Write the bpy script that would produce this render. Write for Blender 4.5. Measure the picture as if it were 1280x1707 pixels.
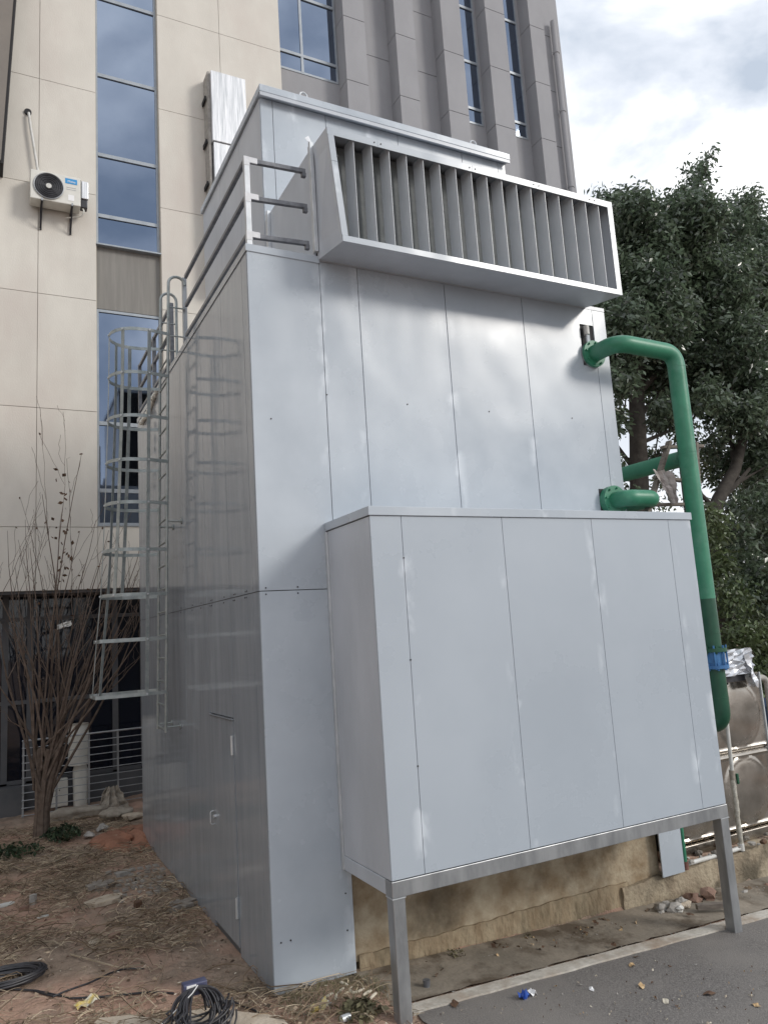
import bpy, bmesh, math, random
import numpy as np
from mathutils import Vector, Matrix
R = math.radians
rnd = random.Random(7)
S = bpy.context.scene
for o in list(bpy.data.objects): bpy.data.objects.remove(o)

# ------------------------------------------------------------------ camera
YAW, PITCH, ROLL, FPX = R(27.5675), R(8.9438), R(-3.67298), 1266.086
CAM = Vector((-1.7494, -5.4073, 2.4))
fw = Vector((math.sin(YAW)*math.cos(PITCH), math.cos(YAW)*math.cos(PITCH), math.sin(PITCH)))
r0 = Vector((math.cos(YAW), -math.sin(YAW), 0)); u0 = r0.cross(fw)
rt = r0*math.cos(ROLL)+u0*math.sin(ROLL); up = -r0*math.sin(ROLL)+u0*math.cos(ROLL)
cd = bpy.data.cameras.new('camera'); cam = bpy.data.objects.new('camera', cd); S.collection.objects.link(cam)
M = Matrix((( rt.x, up.x, -fw.x, CAM.x), (rt.y, up.y, -fw.y, CAM.y), (rt.z, up.z, -fw.z, CAM.z), (0,0,0,1)))
cam.matrix_world = M
cd.sensor_fit = 'VERTICAL'; cd.sensor_height = 36; cd.lens = FPX/1707*36; cd.clip_start = .05; cd.clip_end = 2000
S.camera = cam
def at(px, py, ax, v):                     # a point read off the photograph on the plane axis = v
    d = rt*(px-640)/FPX - up*(py-853.5)/FPX + fw
    return CAM + d*((v-CAM[ax])/d[ax])

# ------------------------------------------------------------------ world, sun, exposure
SUN_EL, SUN_AZ = R(27), R(42)              # azimuth measured from -Y towards +X
W = bpy.data.worlds.new("World"); S.world = W; W.use_nodes = True
nt = W.node_tree; nt.nodes.clear()
def N(t, kind, **k):
    n = t.nodes.new(kind)
    for a, b in k.items():
        if a in n.inputs.keys() if hasattr(n.inputs, 'keys') else False: n.inputs[a].default_value = b
        else: setattr(n, a, b)
    return n
sky = nt.nodes.new('ShaderNodeTexSky'); sky.sky_type = 'NISHITA'; sky.sun_disc = False
sky.sun_elevation = SUN_EL; sky.sun_rotation = math.pi - SUN_AZ
tc = nt.nodes.new('ShaderNodeTexCoord')
mp = nt.nodes.new('ShaderNodeMapping'); mp.inputs['Scale'].default_value = (1, 1, 1.7); mp.inputs['Location'].default_value = (.35, .1, .55)
n1 = nt.nodes.new('ShaderNodeTexNoise'); n1.inputs['Scale'].default_value = 3.9; n1.inputs['Detail'].default_value = 7; n1.inputs['Roughness'].default_value = .52; n1.inputs['Distortion'].default_value = .25
rp = nt.nodes.new('ShaderNodeValToRGB'); e = rp.color_ramp.elements
e[0].position = .41; e[0].color = (4.3, 4.9, 5.8, 1); e[1].position = .60; e[1].color = (10.5, 10.6, 10.8, 1)
m_ = rp.color_ramp.elements.new(.50); m_.color = (6.6, 7.0, 7.7, 1)
n2 = nt.nodes.new('ShaderNodeTexNoise'); n2.inputs['Scale'].default_value = 1.3; n2.inputs['Detail'].default_value = 4
mr = nt.nodes.new('ShaderNodeMapRange'); mr.inputs[1].default_value = .55; mr.inputs[2].default_value = .75; mr.inputs[3].default_value = 1; mr.inputs[4].default_value = .85
mx = nt.nodes.new('ShaderNodeMix'); mx.data_type = 'RGBA'
bg = nt.nodes.new('ShaderNodeBackground'); bg.inputs['Strength'].default_value = .09
wo = nt.nodes.new('ShaderNodeOutputWorld')
L = nt.links.new
L(tc.outputs['Generated'], mp.inputs[0]); L(mp.outputs[0], n1.inputs[0]); L(n1.outputs[0], rp.inputs[0])
hx = nt.nodes.new('ShaderNodeSeparateXYZ'); hm = nt.nodes.new('ShaderNodeMapRange'); hm.inputs[1].default_value = .08; hm.inputs[2].default_value = .36; hm.inputs[3].default_value = .85; hm.inputs[4].default_value = 0
hw = nt.nodes.new('ShaderNodeMix'); hw.data_type = 'RGBA'; hw.inputs[7].default_value = (8.8, 9.0, 9.3, 1)
L(tc.outputs['Generated'], hx.inputs[0]); L(hx.outputs[2], hm.inputs[0]); L(hm.outputs[0], hw.inputs[0]); L(rp.outputs[0], hw.inputs[6])
L(mp.outputs[0], n2.inputs[0]); L(n2.outputs[0], mr.inputs[0]); L(mr.outputs[0], mx.inputs[0])
L(sky.outputs[0], mx.inputs[6]); L(hw.outputs[2], mx.inputs[7]); L(mx.outputs[2], bg.inputs[0]); L(bg.outputs[0], wo.inputs[0])
sd = bpy.data.lights.new('sun', 'SUN'); sd.energy = 1.2; sd.angle = R(15); sd.color = (1, .95, .88)
so = bpy.data.objects.new('sun', sd); S.collection.objects.link(so)
sdir = Vector((math.sin(SUN_AZ)*math.cos(SUN_EL), -math.cos(SUN_AZ)*math.cos(SUN_EL), math.sin(SUN_EL)))
so.rotation_euler = (-sdir).to_track_quat('-Z', 'Y').to_euler(); so.location = (20, -20, 20)
S.view_settings.view_transform = 'Standard'; S.view_settings.look = 'None'
S.view_settings.exposure = .56; S.view_settings.gamma = 1; S.view_settings.use_curve_mapping = False
S.render.engine = 'CYCLES'; S.cycles.max_bounces = 8; S.cycles.transparent_max_bounces = 8

# ------------------------------------------------------------------ materials
def mat(name, c1, c2=None, sc=4, rough=.6, metal=0, bump=0, bsc=None, stretch=(1,1,1), spec=.5, c3=None, sc3=.8, r3=(.45,.62),
        rvar=0, detail=6, bstretch=None, island=0, trans=0, coat=0, bdet=5, objvar=0, seams=None, sw=.055, scol=(.62,.67,.72)):
    m = bpy.data.materials.new(name); m.use_nodes = True; t = m.node_tree; b = t.nodes['Principled BSDF']
    b.inputs['Roughness'].default_value = rough; b.inputs['Metallic'].default_value = metal
    b.inputs['Specular IOR Level'].default_value = spec; b.inputs['Coat Weight'].default_value = coat
    b.inputs['Base Color'].default_value = (*c1, 1)
    k = t.links.new; tcn = t.nodes.new('ShaderNodeTexCoord')
    mpn = t.nodes.new('ShaderNodeMapping'); mpn.inputs['Scale'].default_value = stretch; k(tcn.outputs['Object'], mpn.inputs[0])
    src = None
    if c2:
        n = t.nodes.new('ShaderNodeTexNoise'); n.inputs['Scale'].default_value = sc; n.inputs['Detail'].default_value = detail; n.inputs['Roughness'].default_value = .6
        k(mpn.outputs[0], n.inputs[0])
        rr = t.nodes.new('ShaderNodeValToRGB'); rr.color_ramp.elements[0].position = .36; rr.color_ramp.elements[1].position = .64
        rr.color_ramp.elements[0].color = (*c1, 1); rr.color_ramp.elements[1].color = (*c2, 1)
        k(n.outputs[0], rr.inputs[0]); src = rr.outputs[0]
        if rvar:
            q = t.nodes.new('ShaderNodeMapRange'); q.inputs[3].default_value = rough-rvar; q.inputs[4].default_value = rough+rvar
            q.inputs[1].default_value = .3; q.inputs[2].default_value = .7
            k(n.outputs[0], q.inputs[0]); k(q.outputs[0], b.inputs['Roughness'])
    if c3:
        n = t.nodes.new('ShaderNodeTexNoise'); n.inputs['Scale'].default_value = sc3; n.inputs['Detail'].default_value = 5; n.inputs['Roughness'].default_value = .6
        k(mpn.outputs[0], n.inputs[0])
        q = t.nodes.new('ShaderNodeMapRange'); q.inputs[1].default_value = r3[0]; q.inputs[2].default_value = r3[1]; k(n.outputs[0], q.inputs[0])
        x = t.nodes.new('ShaderNodeMix'); x.data_type = 'RGBA'; k(q.outputs[0], x.inputs[0]); x.inputs[7].default_value = (*c3, 1)
        if src: k(src, x.inputs[6])
        else: x.inputs[6].default_value = (*c1, 1)
        src = x.outputs[2]
    if island:
        g = t.nodes.new('ShaderNodeNewGeometry'); q = t.nodes.new('ShaderNodeMapRange'); k(g.outputs['Random Per Island'], q.inputs[0])
        q.inputs[3].default_value = 1-island; q.inputs[4].default_value = 1+island
        x = t.nodes.new('ShaderNodeMix'); x.data_type = 'RGBA'; x.blend_type = 'MULTIPLY'; x.inputs[0].default_value = 1
        if src: k(src, x.inputs[6])
        else: x.inputs[6].default_value = (*c1, 1)
        k(q.outputs[0], x.inputs[7]); src = x.outputs[2]
    if seams:
        sx = t.nodes.new('ShaderNodeSeparateXYZ'); k(tcn.outputs['Object'], sx.inputs[0]); cur = None
        for xs_ in seams:
            m1 = t.nodes.new('ShaderNodeMath'); m1.operation = 'SUBTRACT'; k(sx.outputs[0], m1.inputs[0]); m1.inputs[1].default_value = xs_
            m2 = t.nodes.new('ShaderNodeMath'); m2.operation = 'ABSOLUTE'; k(m1.outputs[0], m2.inputs[0])
            m3 = t.nodes.new('ShaderNodeMapRange'); m3.inputs[1].default_value = 0; m3.inputs[2].default_value = sw; m3.inputs[3].default_value = 1; m3.inputs[4].default_value = 0; k(m2.outputs[0], m3.inputs[0])
            if cur is None: cur = m3.outputs[0]
            else:
                m4 = t.nodes.new('ShaderNodeMath'); m4.operation = 'MAXIMUM'; k(cur, m4.inputs[0]); k(m3.outputs[0], m4.inputs[1]); cur = m4.outputs[0]
        n = t.nodes.new('ShaderNodeTexNoise'); n.inputs['Scale'].default_value = 3.4; n.inputs['Detail'].default_value = 3
        mq = t.nodes.new('ShaderNodeMapping'); mq.inputs['Scale'].default_value = (1.6,1,.9); k(tcn.outputs['Object'], mq.inputs[0]); k(mq.outputs[0], n.inputs[0])
        q = t.nodes.new('ShaderNodeMapRange'); q.inputs[1].default_value = .55; q.inputs[2].default_value = .66; q.inputs[4].default_value = .85; k(n.outputs[0], q.inputs[0])
        m5 = t.nodes.new('ShaderNodeMath'); m5.operation = 'MULTIPLY'; k(q.outputs[0], m5.inputs[0]); k(cur, m5.inputs[1])
        x = t.nodes.new('ShaderNodeMix'); x.data_type = 'RGBA'; k(m5.outputs[0], x.inputs[0]); k(src, x.inputs[6]); x.inputs[7].default_value = (*scol, 1); src = x.outputs[2]
    if objvar:
        oi = t.nodes.new('ShaderNodeObjectInfo'); q = t.nodes.new('ShaderNodeMapRange'); k(oi.outputs['Random'], q.inputs[0]); q.inputs[3].default_value = 1-objvar; q.inputs[4].default_value = 1+objvar
        x = t.nodes.new('ShaderNodeMix'); x.data_type = 'RGBA'; x.blend_type = 'MULTIPLY'; x.inputs[0].default_value = 1
        k(src, x.inputs[6]); k(q.outputs[0], x.inputs[7]); src = x.outputs[2]
    if src: k(src, b.inputs['Base Color'])
    if bump:
        n = t.nodes.new('ShaderNodeTexNoise'); n.inputs['Scale'].default_value = bsc or sc; n.inputs['Detail'].default_value = bdet
        if bstretch:
            mq = t.nodes.new('ShaderNodeMapping'); mq.inputs['Scale'].default_value = bstretch; k(tcn.outputs['Object'], mq.inputs[0]); k(mq.outputs[0], n.inputs[0])
        else: k(mpn.outputs[0], n.inputs[0])
        bp = t.nodes.new('ShaderNodeBump'); bp.inputs['Strength'].default_value = 1; bp.inputs['Distance'].default_value = bump
        k(n.outputs[0], bp.inputs['Height']); k(bp.outputs[0], b.inputs['Normal'])
    if trans:
        tr = t.nodes.new('ShaderNodeBsdfTranslucent'); ms = t.nodes.new('ShaderNodeMixShader'); ms.inputs[0].default_value = trans
        if src: k(src, tr.inputs[0])
        else: tr.inputs[0].default_value = (*c1, 1)
        k(b.outputs[0], ms.inputs[1]); k(tr.outputs[0], ms.inputs[2]); k(ms.outputs[0], t.nodes['Material Output'].inputs[0])
    return m
CL  = mat('painted_cladding', (.375,.42,.47), (.415,.46,.51), .9, .27, bump=.017, bdet=.8, bsc=1.8, bstretch=(1.2,1.2,.75), c3=(.50,.55,.60), sc3=1.3, r3=(.42,.9), rvar=.07, seams=[a-1.86 for a in (.618,.963,1.826,2.69,3.565)], sw=.09, objvar=.018)
CLC = mat('painted_cabinet', (.375,.42,.47), (.405,.45,.50), .8, .29, bump=.013, bdet=.6, bsc=1.3, bstretch=(1.2,1.2,.6), rvar=.06, seams=[a-2.1 for a in (.80,1.663,2.545,3.41,3.682)], sw=.085, objvar=.012)
CLS = mat('cladding_shaded_side', (.27,.30,.335), (.32,.35,.385), 2.2, .085, bump=.0035, bsc=2.6, bstretch=(1,2.2,.55), stretch=(1,4,.5), rvar=.05)  # cladding paint again, darker: the side's shade is put into the base colour
CLD = mat('painted_hood', (.43,.46,.50), (.50,.53,.575), 2.5, .3, stretch=(1,1,.4), bump=.001, bsc=9)
GALV= mat('galvanised_strip', (.52,.55,.57), (.64,.66,.68), 7, .38, metal=.35, bump=.001, bsc=14)
STEEL=mat('steel_tube', (.27,.28,.29), (.40,.41,.42), 9, .35, metal=.55, stretch=(1,1,.3), bump=.0006, bsc=30)
RAILM=mat('rail_charcoal', (.13,.135,.15), (.21,.215,.23), 18, .4, metal=.35, bump=.0006, bsc=40)
PRIMER=mat('white_primer', (.72,.73,.75), (.60,.62,.65), 20, .5)
LADM= mat('cage_steel', (.27,.31,.31), (.39,.42,.42), 14, .4, metal=.4, bump=.0005, bsc=40)
DARK= mat('dark_cavity', (.02,.02,.022), rough=.8)
BLK = mat('black_rubber', (.018,.018,.022), (.035,.034,.04), 20, .45)
BACK= mat('panel_backing', (.10,.105,.11), rough=.8)
BLADE= mat('louvre_paint', (.50,.53,.56), (.57,.60,.63), 2.5, .35)
HSHADE= mat('hood_shade_grey', (.12,.13,.13), (.16,.17,.17), 9, .8)  # grey that stands in for the shade inside the hood
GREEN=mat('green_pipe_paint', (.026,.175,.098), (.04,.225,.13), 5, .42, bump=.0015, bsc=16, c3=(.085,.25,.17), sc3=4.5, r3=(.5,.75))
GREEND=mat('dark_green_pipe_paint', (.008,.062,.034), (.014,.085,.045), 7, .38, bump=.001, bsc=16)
BLUE= mat('blue_coupling_paint', (.03,.12,.30), (.06,.2,.42), 14, .45)
CONC= mat('plinth_concrete', (.26,.19,.115), (.45,.38,.275), 5, .92, bump=.010, bsc=30, c3=(.11,.085,.055), sc3=1.7, r3=(.52,.74), detail=12)
FOOT= mat('footing_concrete', (.25,.185,.115), (.40,.325,.22), 5, .95, bump=.02, bsc=18, c3=(.13,.105,.065), sc3=2.4, r3=(.47,.7), stretch=(1.5,1,.8), detail=12)
CURB= mat('retaining_concrete', (.27,.215,.15), (.38,.32,.23), 6, .95, bump=.02, bsc=25, c3=(.12,.10,.07), sc3=2.3, r3=(.5,.65))
APRON=mat('dirty_concrete', (.20,.175,.14), (.29,.25,.20), 3, .95, bump=.006, bsc=30, c3=(.11,.085,.06), sc3=2.2, r3=(.5,.62))
LINE= mat('worn_white_paint', (.40,.37,.32), (.56,.53,.475), 14, .9, bump=.004, bsc=60, c3=(.30,.22,.155), sc3=2.2, r3=(.46,.68), detail=12)
ASPH= mat('asphalt', (.095,.088,.083), (.215,.20,.188), 80, .92, bump=.006, bsc=120, c3=(.20,.185,.17), sc3=1.1, r3=(.40,.66), detail=12)
SOIL= mat('soil', (.19,.142,.105), (.34,.26,.20), 6, 1, bump=.02, bsc=35, c3=(.40,.255,.19), sc3=.9, r3=(.44,.60), detail=10)
GRAV= mat('gravel_ground', (.13,.115,.10), (.24,.22,.19), 25, 1, bump=.03, bsc=45)
FARG= mat('far_ground', (.12,.11,.08), (.16,.14,.10), 2, 1)
BEI = mat('beige_render', (.60,.57,.515), (.655,.625,.565), 2.2, .85, bump=.0025, bsc=60, c3=(.58,.53,.48), sc3=.8, r3=(.48,.7), stretch=(1,1,.5), objvar=.025, detail=9)
BEIJ= mat('render_joint', (.52,.48,.41), rough=.9)
GRY = mat('grey_render', (.285,.285,.30), (.325,.325,.34), 1.2, .85, bump=.002, bsc=60, stretch=(1,1,.5))
GRYJ= mat('grey_joint', (.10,.10,.105), rough=.9)
SPAN= mat('spandrel_grey', (.21,.20,.185), (.25,.24,.22), 3, .8, stretch=(6,1,.4))
WFR = mat('window_frame', (.30,.33,.36), (.36,.39,.42), 6, .4, metal=.3)
GLS = mat('coated_glass', (.20,.245,.325), (.235,.28,.36), .8, .035, metal=1, bump=.0006, bsc=1.2)
DGL = mat('dark_glass', (.006,.008,.014), (.01,.013,.022), .7, .04, bump=.0006, bsc=1.1)
BRN = mat('brown_cladding', (.20,.175,.15), (.17,.15,.13), 1.5, .6)
DADO= mat('dado_grey', (.075,.078,.085), (.10,.10,.105), 3, .8)
ALU = mat('weathered_aluminium', (.50,.52,.54), (.74,.75,.77), 4, .42, metal=.45, stretch=(5,1,.35), bump=.004, bsc=6)
ACW = mat('ac_white', (.62,.61,.56), (.68,.67,.62), 8, .5)
WPL = mat('white_plastic', (.62,.62,.60), (.52,.51,.47), 12, .55)
DPLS= mat('dirty_plastic_pipe', (.56,.54,.48), (.28,.26,.21), 22, .8, bump=.006, bsc=45)
STAIN=mat('stainless_panel', (.36,.33,.29), (.50,.465,.42), 2.5, .24, metal=1, bump=.003, bsc=4, rvar=.08)
FOIL= mat('crumpled_foil', (.78,.79,.82), (.62,.64,.68), 8, .25, metal=.5, bump=.01, bsc=14)
LEAF= mat('tree_leaf', (.085,.120,.078), (.12,.158,.10), .6, .27, island=.65, trans=.4, spec=.9)
LEAF2=mat('tree_leaf_pale', (.06,.09,.036), (.10,.13,.055), .6, .45, island=.55, trans=.2)
BARK= mat('tree_bark', (.045,.038,.033), (.075,.065,.055), 8, .95, bump=.01, bsc=20)
STEM= mat('shrub_stem', (.095,.068,.052), (.16,.12,.095), 14, .9, island=.25)
DRY = mat('dead_leaf', (.08,.045,.03), (.14,.08,.045), 12, .9)
STRAW=mat('dry_straw', (.25,.20,.14), (.46,.38,.275), 3, .95, island=.6)
TWIG= mat('dry_twig', (.13,.09,.06), (.21,.155,.10), 6, .95, island=.4)
WOOD= mat('weathered_wood', (.13,.11,.095), (.22,.19,.16), 9, .9, stretch=(1,1,4), bump=.003, bsc=25)
RAG = mat('dusty_plastic_rag', (.44,.39,.37), (.62,.57,.54), 12, .7, bump=.01, bsc=18, trans=.25)
SACK= mat('woven_sack', (.27,.235,.195), (.37,.33,.275), 10, .9, bump=.006, bsc=40)
STONE=mat('stone_grey', (.27,.255,.235), (.40,.38,.35), 12, .95, bump=.008, bsc=35)
SLAB= mat('slab_concrete', (.42,.35,.27), (.53,.46,.37), 8, .95, bump=.008, bsc=45)
BRICK=mat('brick_red', (.20,.125,.095), (.28,.18,.135), 14, .95, bump=.006, bsc=45)
PALE= mat('pale_wood_chip', (.66,.60,.48), (.76,.70,.58), 20, .9)
LEAFD=mat('fallen_leaf', (.42,.27,.13), (.56,.42,.25), 16, .8, bump=.004, bsc=60, island=.3)
WEED= mat('weed_green', (.022,.042,.02), (.045,.07,.032), 9, .7, island=.5, trans=.15)
LITT= mat('leaf_litter', (.15,.11,.08), (.36,.28,.20), 9, .95, island=.7)
GRASS=mat('dull_grass', (.12,.115,.06), (.21,.18,.11), 6, .9, island=.5)
BLUEP=mat('blue_plastic', (.02,.07,.36), (.04,.13,.5), 20, .35)
YEL = mat('yellow_print', (.62,.45,.06), (.6,.6,.55), 16, .5)
LBLUE=mat('label_blue', (.03,.27,.58), rough=.4)
WHITE=mat('print_white', (.8,.8,.8), rough=.5)
FOAM= mat('spray_foam', (.62,.62,.56), (.75,.75,.70), 20, .8, bump=.01, bsc=50)
REDB= mat('red_oxide', (.14,.055,.045), (.2,.1,.08), 20, .8)
PALEC=mat('paver_grey', (.19,.165,.14), (.30,.275,.245), 18, .95, bump=.004, bsc=60)

# ------------------------------------------------------------------ geometry helpers
COL = S.collection
def worldloc(o):
    v = Vector((0,0,0))
    while o: v += o.location; o = o.parent
    return v
def tag(o, label=None, cat=None, group=None, kind=None):
    if label: o['label'] = label
    if cat: o['category'] = cat
    if group: o['group'] = group
    if kind: o['kind'] = kind
    return o
def thing(name, label, cat, loc, group=None):
    o = bpy.data.objects.new(name, None); COL.objects.link(o); o.location = loc; o.empty_display_size = .1
    return tag(o, label, cat, group)
class MB:
    def __init__(s): s.v = []; s.f = []
    def add(s, V, F):
        b = len(s.v); s.v += [tuple(p) for p in V]; s.f += [tuple(b+i for i in f) for f in F]; return s
    def box(s, a, b, rot=None, c=None):
        x0,y0,z0 = a; x1,y1,z1 = b
        V = [Vector(p) for p in ((x0,y0,z0),(x1,y0,z0),(x1,y1,z0),(x0,y1,z0),(x0,y0,z1),(x1,y0,z1),(x1,y1,z1),(x0,y1,z1))]
        if rot is not None:
            c = Vector(c) if c is not None else sum(V, Vector())/8
            V = [c + rot @ (p-c) for p in V]
        return s.add(V, ((0,3,2,1),(4,5,6,7),(0,1,5,4),(1,2,6,5),(2,3,7,6),(3,0,4,7)))
    def bar(s, p, q, w, h=None, upv=(0,0,1)):           # rectangular bar from p to q
        p = Vector(p); q = Vector(q); d = (q-p).normalized(); h = h or w
        uu = Vector(upv)
        if abs(d.dot(uu)) > .95: uu = Vector((1,0,0))
        a = d.cross(uu).normalized()*w/2; b = a.cross(d).normalized()*h/2
        V = [p-a-b, p+a-b, p+a+b, p-a+b, q-a-b, q+a-b, q+a+b, q-a+b]
        return s.add(V, ((0,1,2,3),(7,6,5,4),(0,4,5,1),(1,5,6,2),(2,6,7,3),(3,7,4,0)))
    def tube(s, pts, r, n=8, cap=True):
        pts = [Vector(p) for p in pts]; k = len(pts); rr = r if isinstance(r, (list,tuple)) else [r]*k
        t0 = (pts[1]-pts[0]).normalized(); ref = Vector((0,0,1)) if abs(t0.z) < .9 else Vector((1,0,0))
        a = t0.cross(ref).normalized(); V = []
        for i, p in enumerate(pts):
            t = (pts[min(i+1,k-1)]-pts[max(i-1,0)]).normalized()
            a = (a - t*a.dot(t)).normalized(); b = t.cross(a)
            for j in range(n):
                an = 2*math.pi*j/n; V.append(p+(a*math.cos(an)+b*math.sin(an))*rr[i])
        F = [(i*n+j, i*n+(j+1)%n, (i+1)*n+(j+1)%n, (i+1)*n+j) for i in range(k-1) for j in range(n)]
        if cap: F += [tuple(reversed(range(n))), tuple(range((k-1)*n, k*n))]
        return s.add(V, F)
    def cyl(s, p, q, r, n=20): return s.tube([p, q], r, n)
    def strip(s, pts, w, th, wdir):                      # flat strap following pts, width along wdir
        for a, b in zip(pts[:-1], pts[1:]): 
            a = Vector(a); b = Vector(b); d = (b-a).normalized()*th*.5
            s.bar(a-d, b+d, th, w, wdir)
        return s
    def poly(s, pts, z0, z1):                            # vertical prism over a ground polygon
        n = len(pts); V = [(x,y,z0) for x,y in pts]+[(x,y,z1) for x,y in pts]
        return s.add(V, [tuple(reversed(range(n))), tuple(range(n,2*n))]+[(i,(i+1)%n,n+(i+1)%n,n+i) for i in range(n)])
    def build(s, name, m, parent=None, loc=None, smooth=False, bevel=0, fix=True):
        me = bpy.data.meshes.new(name)
        V = np.array([tuple(p) for p in s.v], dtype=float)
        if parent is None and loc is None:
            lo = V.min(0); hi = V.max(0); loc = ((lo[0]+hi[0])/2, (lo[1]+hi[1])/2, lo[2])
        off = np.array(worldloc(parent)) if parent else np.zeros(3)
        if loc is not None: loc = np.array(loc, float)
        else: loc = off
        me.from_pydata((V-loc).tolist(), [], s.f)
        if fix and len(s.f) < 20000:
            bm = bmesh.new(); bm.from_mesh(me); bmesh.ops.recalc_face_normals(bm, faces=bm.faces); bm.to_mesh(me); bm.free()
        me.materials.append(m)
        if smooth:
            me.polygons.foreach_set('use_smooth', [True]*len(me.polygons)); me.set_sharp_from_angle(angle=R(40))
        o = bpy.data.objects.new(name, me); COL.objects.link(o)
        if parent: o.parent = parent; o.location = Vector((loc-off).tolist())
        else: o.location = Vector(loc.tolist())
        if bevel:
            b = o.modifiers.new('bevel', 'BEVEL'); b.width = bevel; b.segments = 2; b.limit_method = 'ANGLE'
        return o
def box(name, a, b, m, parent=None, bevel=0, loc=None): return MB().box(a, b).build(name, m, parent, loc, bevel=bevel)
def inst(o, wl, parent=None, rot=None, name=None):       # a copy sharing mesh data, put at world location wl
    c = o.copy(); COL.objects.link(c); p = parent or o.parent
    c.parent = p; c.location = Vector(wl) - (worldloc(p) if p else Vector())
    if rot is not None: c.rotation_euler = rot
    return c
def arc(c, a, b, r, t0, t1, n=8):                         # points c + r(cos a + sin b)
    c = Vector(c); a = Vector(a); b = Vector(b)
    return [c + a*r*math.cos(t0+(t1-t0)*i/n) + b*r*math.sin(t0+(t1-t0)*i/n) for i in range(n+1)]
def rounded(path, r, n=6):                                # polyline with rounded corners
    P = [Vector(p) for p in path]; out = [P[0]]
    for i in range(1, len(P)-1):
        a = (P[i-1]-P[i]).normalized(); b = (P[i+1]-P[i]).normalized(); ang = a.angle(b); t = r/math.tan(ang/2)
        t = min(t, (P[i-1]-P[i]).length*.49 if i > 1 else (P[i-1]-P[i]).length*.98, (P[i+1]-P[i]).length*.49 if i < len(P)-2 else (P[i+1]-P[i]).length*.98)
        p0 = P[i]+a*t; p1 = P[i]+b*t
        for k in range(n+1):
            u = k/n; out.append(p0*(1-u)**2 + P[i]*2*u*(1-u) + p1*u*u)
    out.append(P[-1]); return out
def nz(x, y, s=1.0, seed=0):                              # cheap smooth pseudo noise, about -1..1
    return (np.sin(x*1.7*s+seed)+np.sin(y*2.3*s+seed*2.1)+np.sin((x*1.1+y*1.9)*s*1.7+seed*.7)+np.sin((x*2.9-y*1.3)*s*1.3+seed*1.9))/4

# ------------------------------------------------------------------ ground, road
def roadz(x): return -.005-.045*max(-1, min(x, 12))
def groundz(x, y):
    x = np.asarray(x, float); y = np.asarray(y, float)
    soil = nz(x,y,2.2,1)*.03+nz(x,y,7,3)*.012+nz(x,y,19,5)*.006+.008
    near = np.exp(-(np.clip(np.abs(x),0,9)/.35)**2)*(y > -.6); soil = soil*(1-near)+near*(-.004+nz(x,y,19,5)*.006)
    soil = soil + np.clip((y-6)*.04, 0, .06)
    road = -.03-.045*np.clip(x,-1,12)
    back = .085+nz(x,y,6,2)*.02
    t = np.clip((x-.35)/.5,0,1)*np.clip((.12-y)/.1,0,1)
    z = soil*(1-t)+road*t
    tb = ((x>3.0)&(y>.14)).astype(float)
    return z*(1-tb)+back*tb
def grid(name, xs, ys, zf, m):
    X, Y = np.meshgrid(xs, ys); Z = zf(X, Y); nx, ny = len(xs), len(ys)
    me = bpy.data.meshes.new(name); co = np.stack([X,Y,Z],-1).reshape(-1,3)
    me.vertices.add(len(co)); me.vertices.foreach_set('co', co.ravel())
    i = np.arange((nx-1)*(ny-1)); a = (i//(nx-1))*nx+i%(nx-1); F = np.stack([a,a+1,a+nx+1,a+nx],-1)
    me.loops.add(F.size); me.loops.foreach_set('vertex_index', F.ravel().astype(np.int32))
    me.polygons.add(len(F)); me.polygons.foreach_set('loop_start', (np.arange(len(F))*4).astype(np.int32)); me.polygons.foreach_set('loop_total', np.full(len(F),4,np.int32))
    me.update(); me.validate(); me.polygons.foreach_set('use_smooth', [True]*len(F)); me.materials.append(m)
    o = bpy.data.objects.new(name, me); COL.objects.link(o); return o
xs = np.concatenate([np.array([-600,-200,-60,-25,-12,-8,-6,-5]), np.arange(-4,3.0,.035), np.arange(3.0,7,.06), np.array([7.5,8.5,10,14,22,40,90,250,700])])
ys = np.concatenate([np.array([-600,-150,-40,-15,-9,-7,-6,-5,-4,-3,-2.4]), np.arange(-2,-.1,.04), np.array([-.06,-.02,.02,.13,.15]), np.arange(.2,8.2,.05), np.array([9,10,12,16,24,50,120,300,700])])
tag(grid('ground', xs, ys, groundz, SOIL), kind='structure')
# road: a sheet sloping down to the right, ragged left edge
def roadsheet(name, pts, dz, m, th=.03):
    b = MB(); n = len(pts)
    V = [(x,y,roadz(x)+dz) for x,y in pts]+[(x,y,roadz(x)+dz-th) for x,y in pts]
    b.add(V, [tuple(range(n)), tuple(reversed(range(n,2*n)))]+[(i,n+i,n+(i+1)%n,(i+1)%n) for i in range(n)])
    return tag(b.build(name, m), kind='structure')
redge = []
y = -.66
while y > -30:
    redge.append((.74-(y+.66)*-.10+rnd.uniform(-.03,.03)*(1 if y > -4 else 3), y)); y -= .12 if y > -3 else 2
road_pts = [(40,-.66),(40,-30)] + redge[::-1]
road = MB()
for i in range(len(redge)-1):
    (xa,ya),(xb,yb) = redge[i], redge[i+1]
    for x0,x1 in ((None,2.5),(2.5,5),(5,8),(8,12),(12,60)):
        a0 = xa if x0 is None else x0; b0 = xb if x0 is None else x0
        road.add([(a0,ya,roadz(a0)),(x1,ya,roadz(x1)),(x1,yb,roadz(x1)),(b0,yb,roadz(b0))], [(0,3,2,1)])
ro = road.build('road', ASPH); bmr = bmesh.new(); bmr.from_mesh(ro.data); bmesh.ops.remove_doubles(bmr, verts=bmr.verts, dist=.001); bmr.to_mesh(ro.data); bmr.free()
tag(ro, kind='structure')
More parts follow.
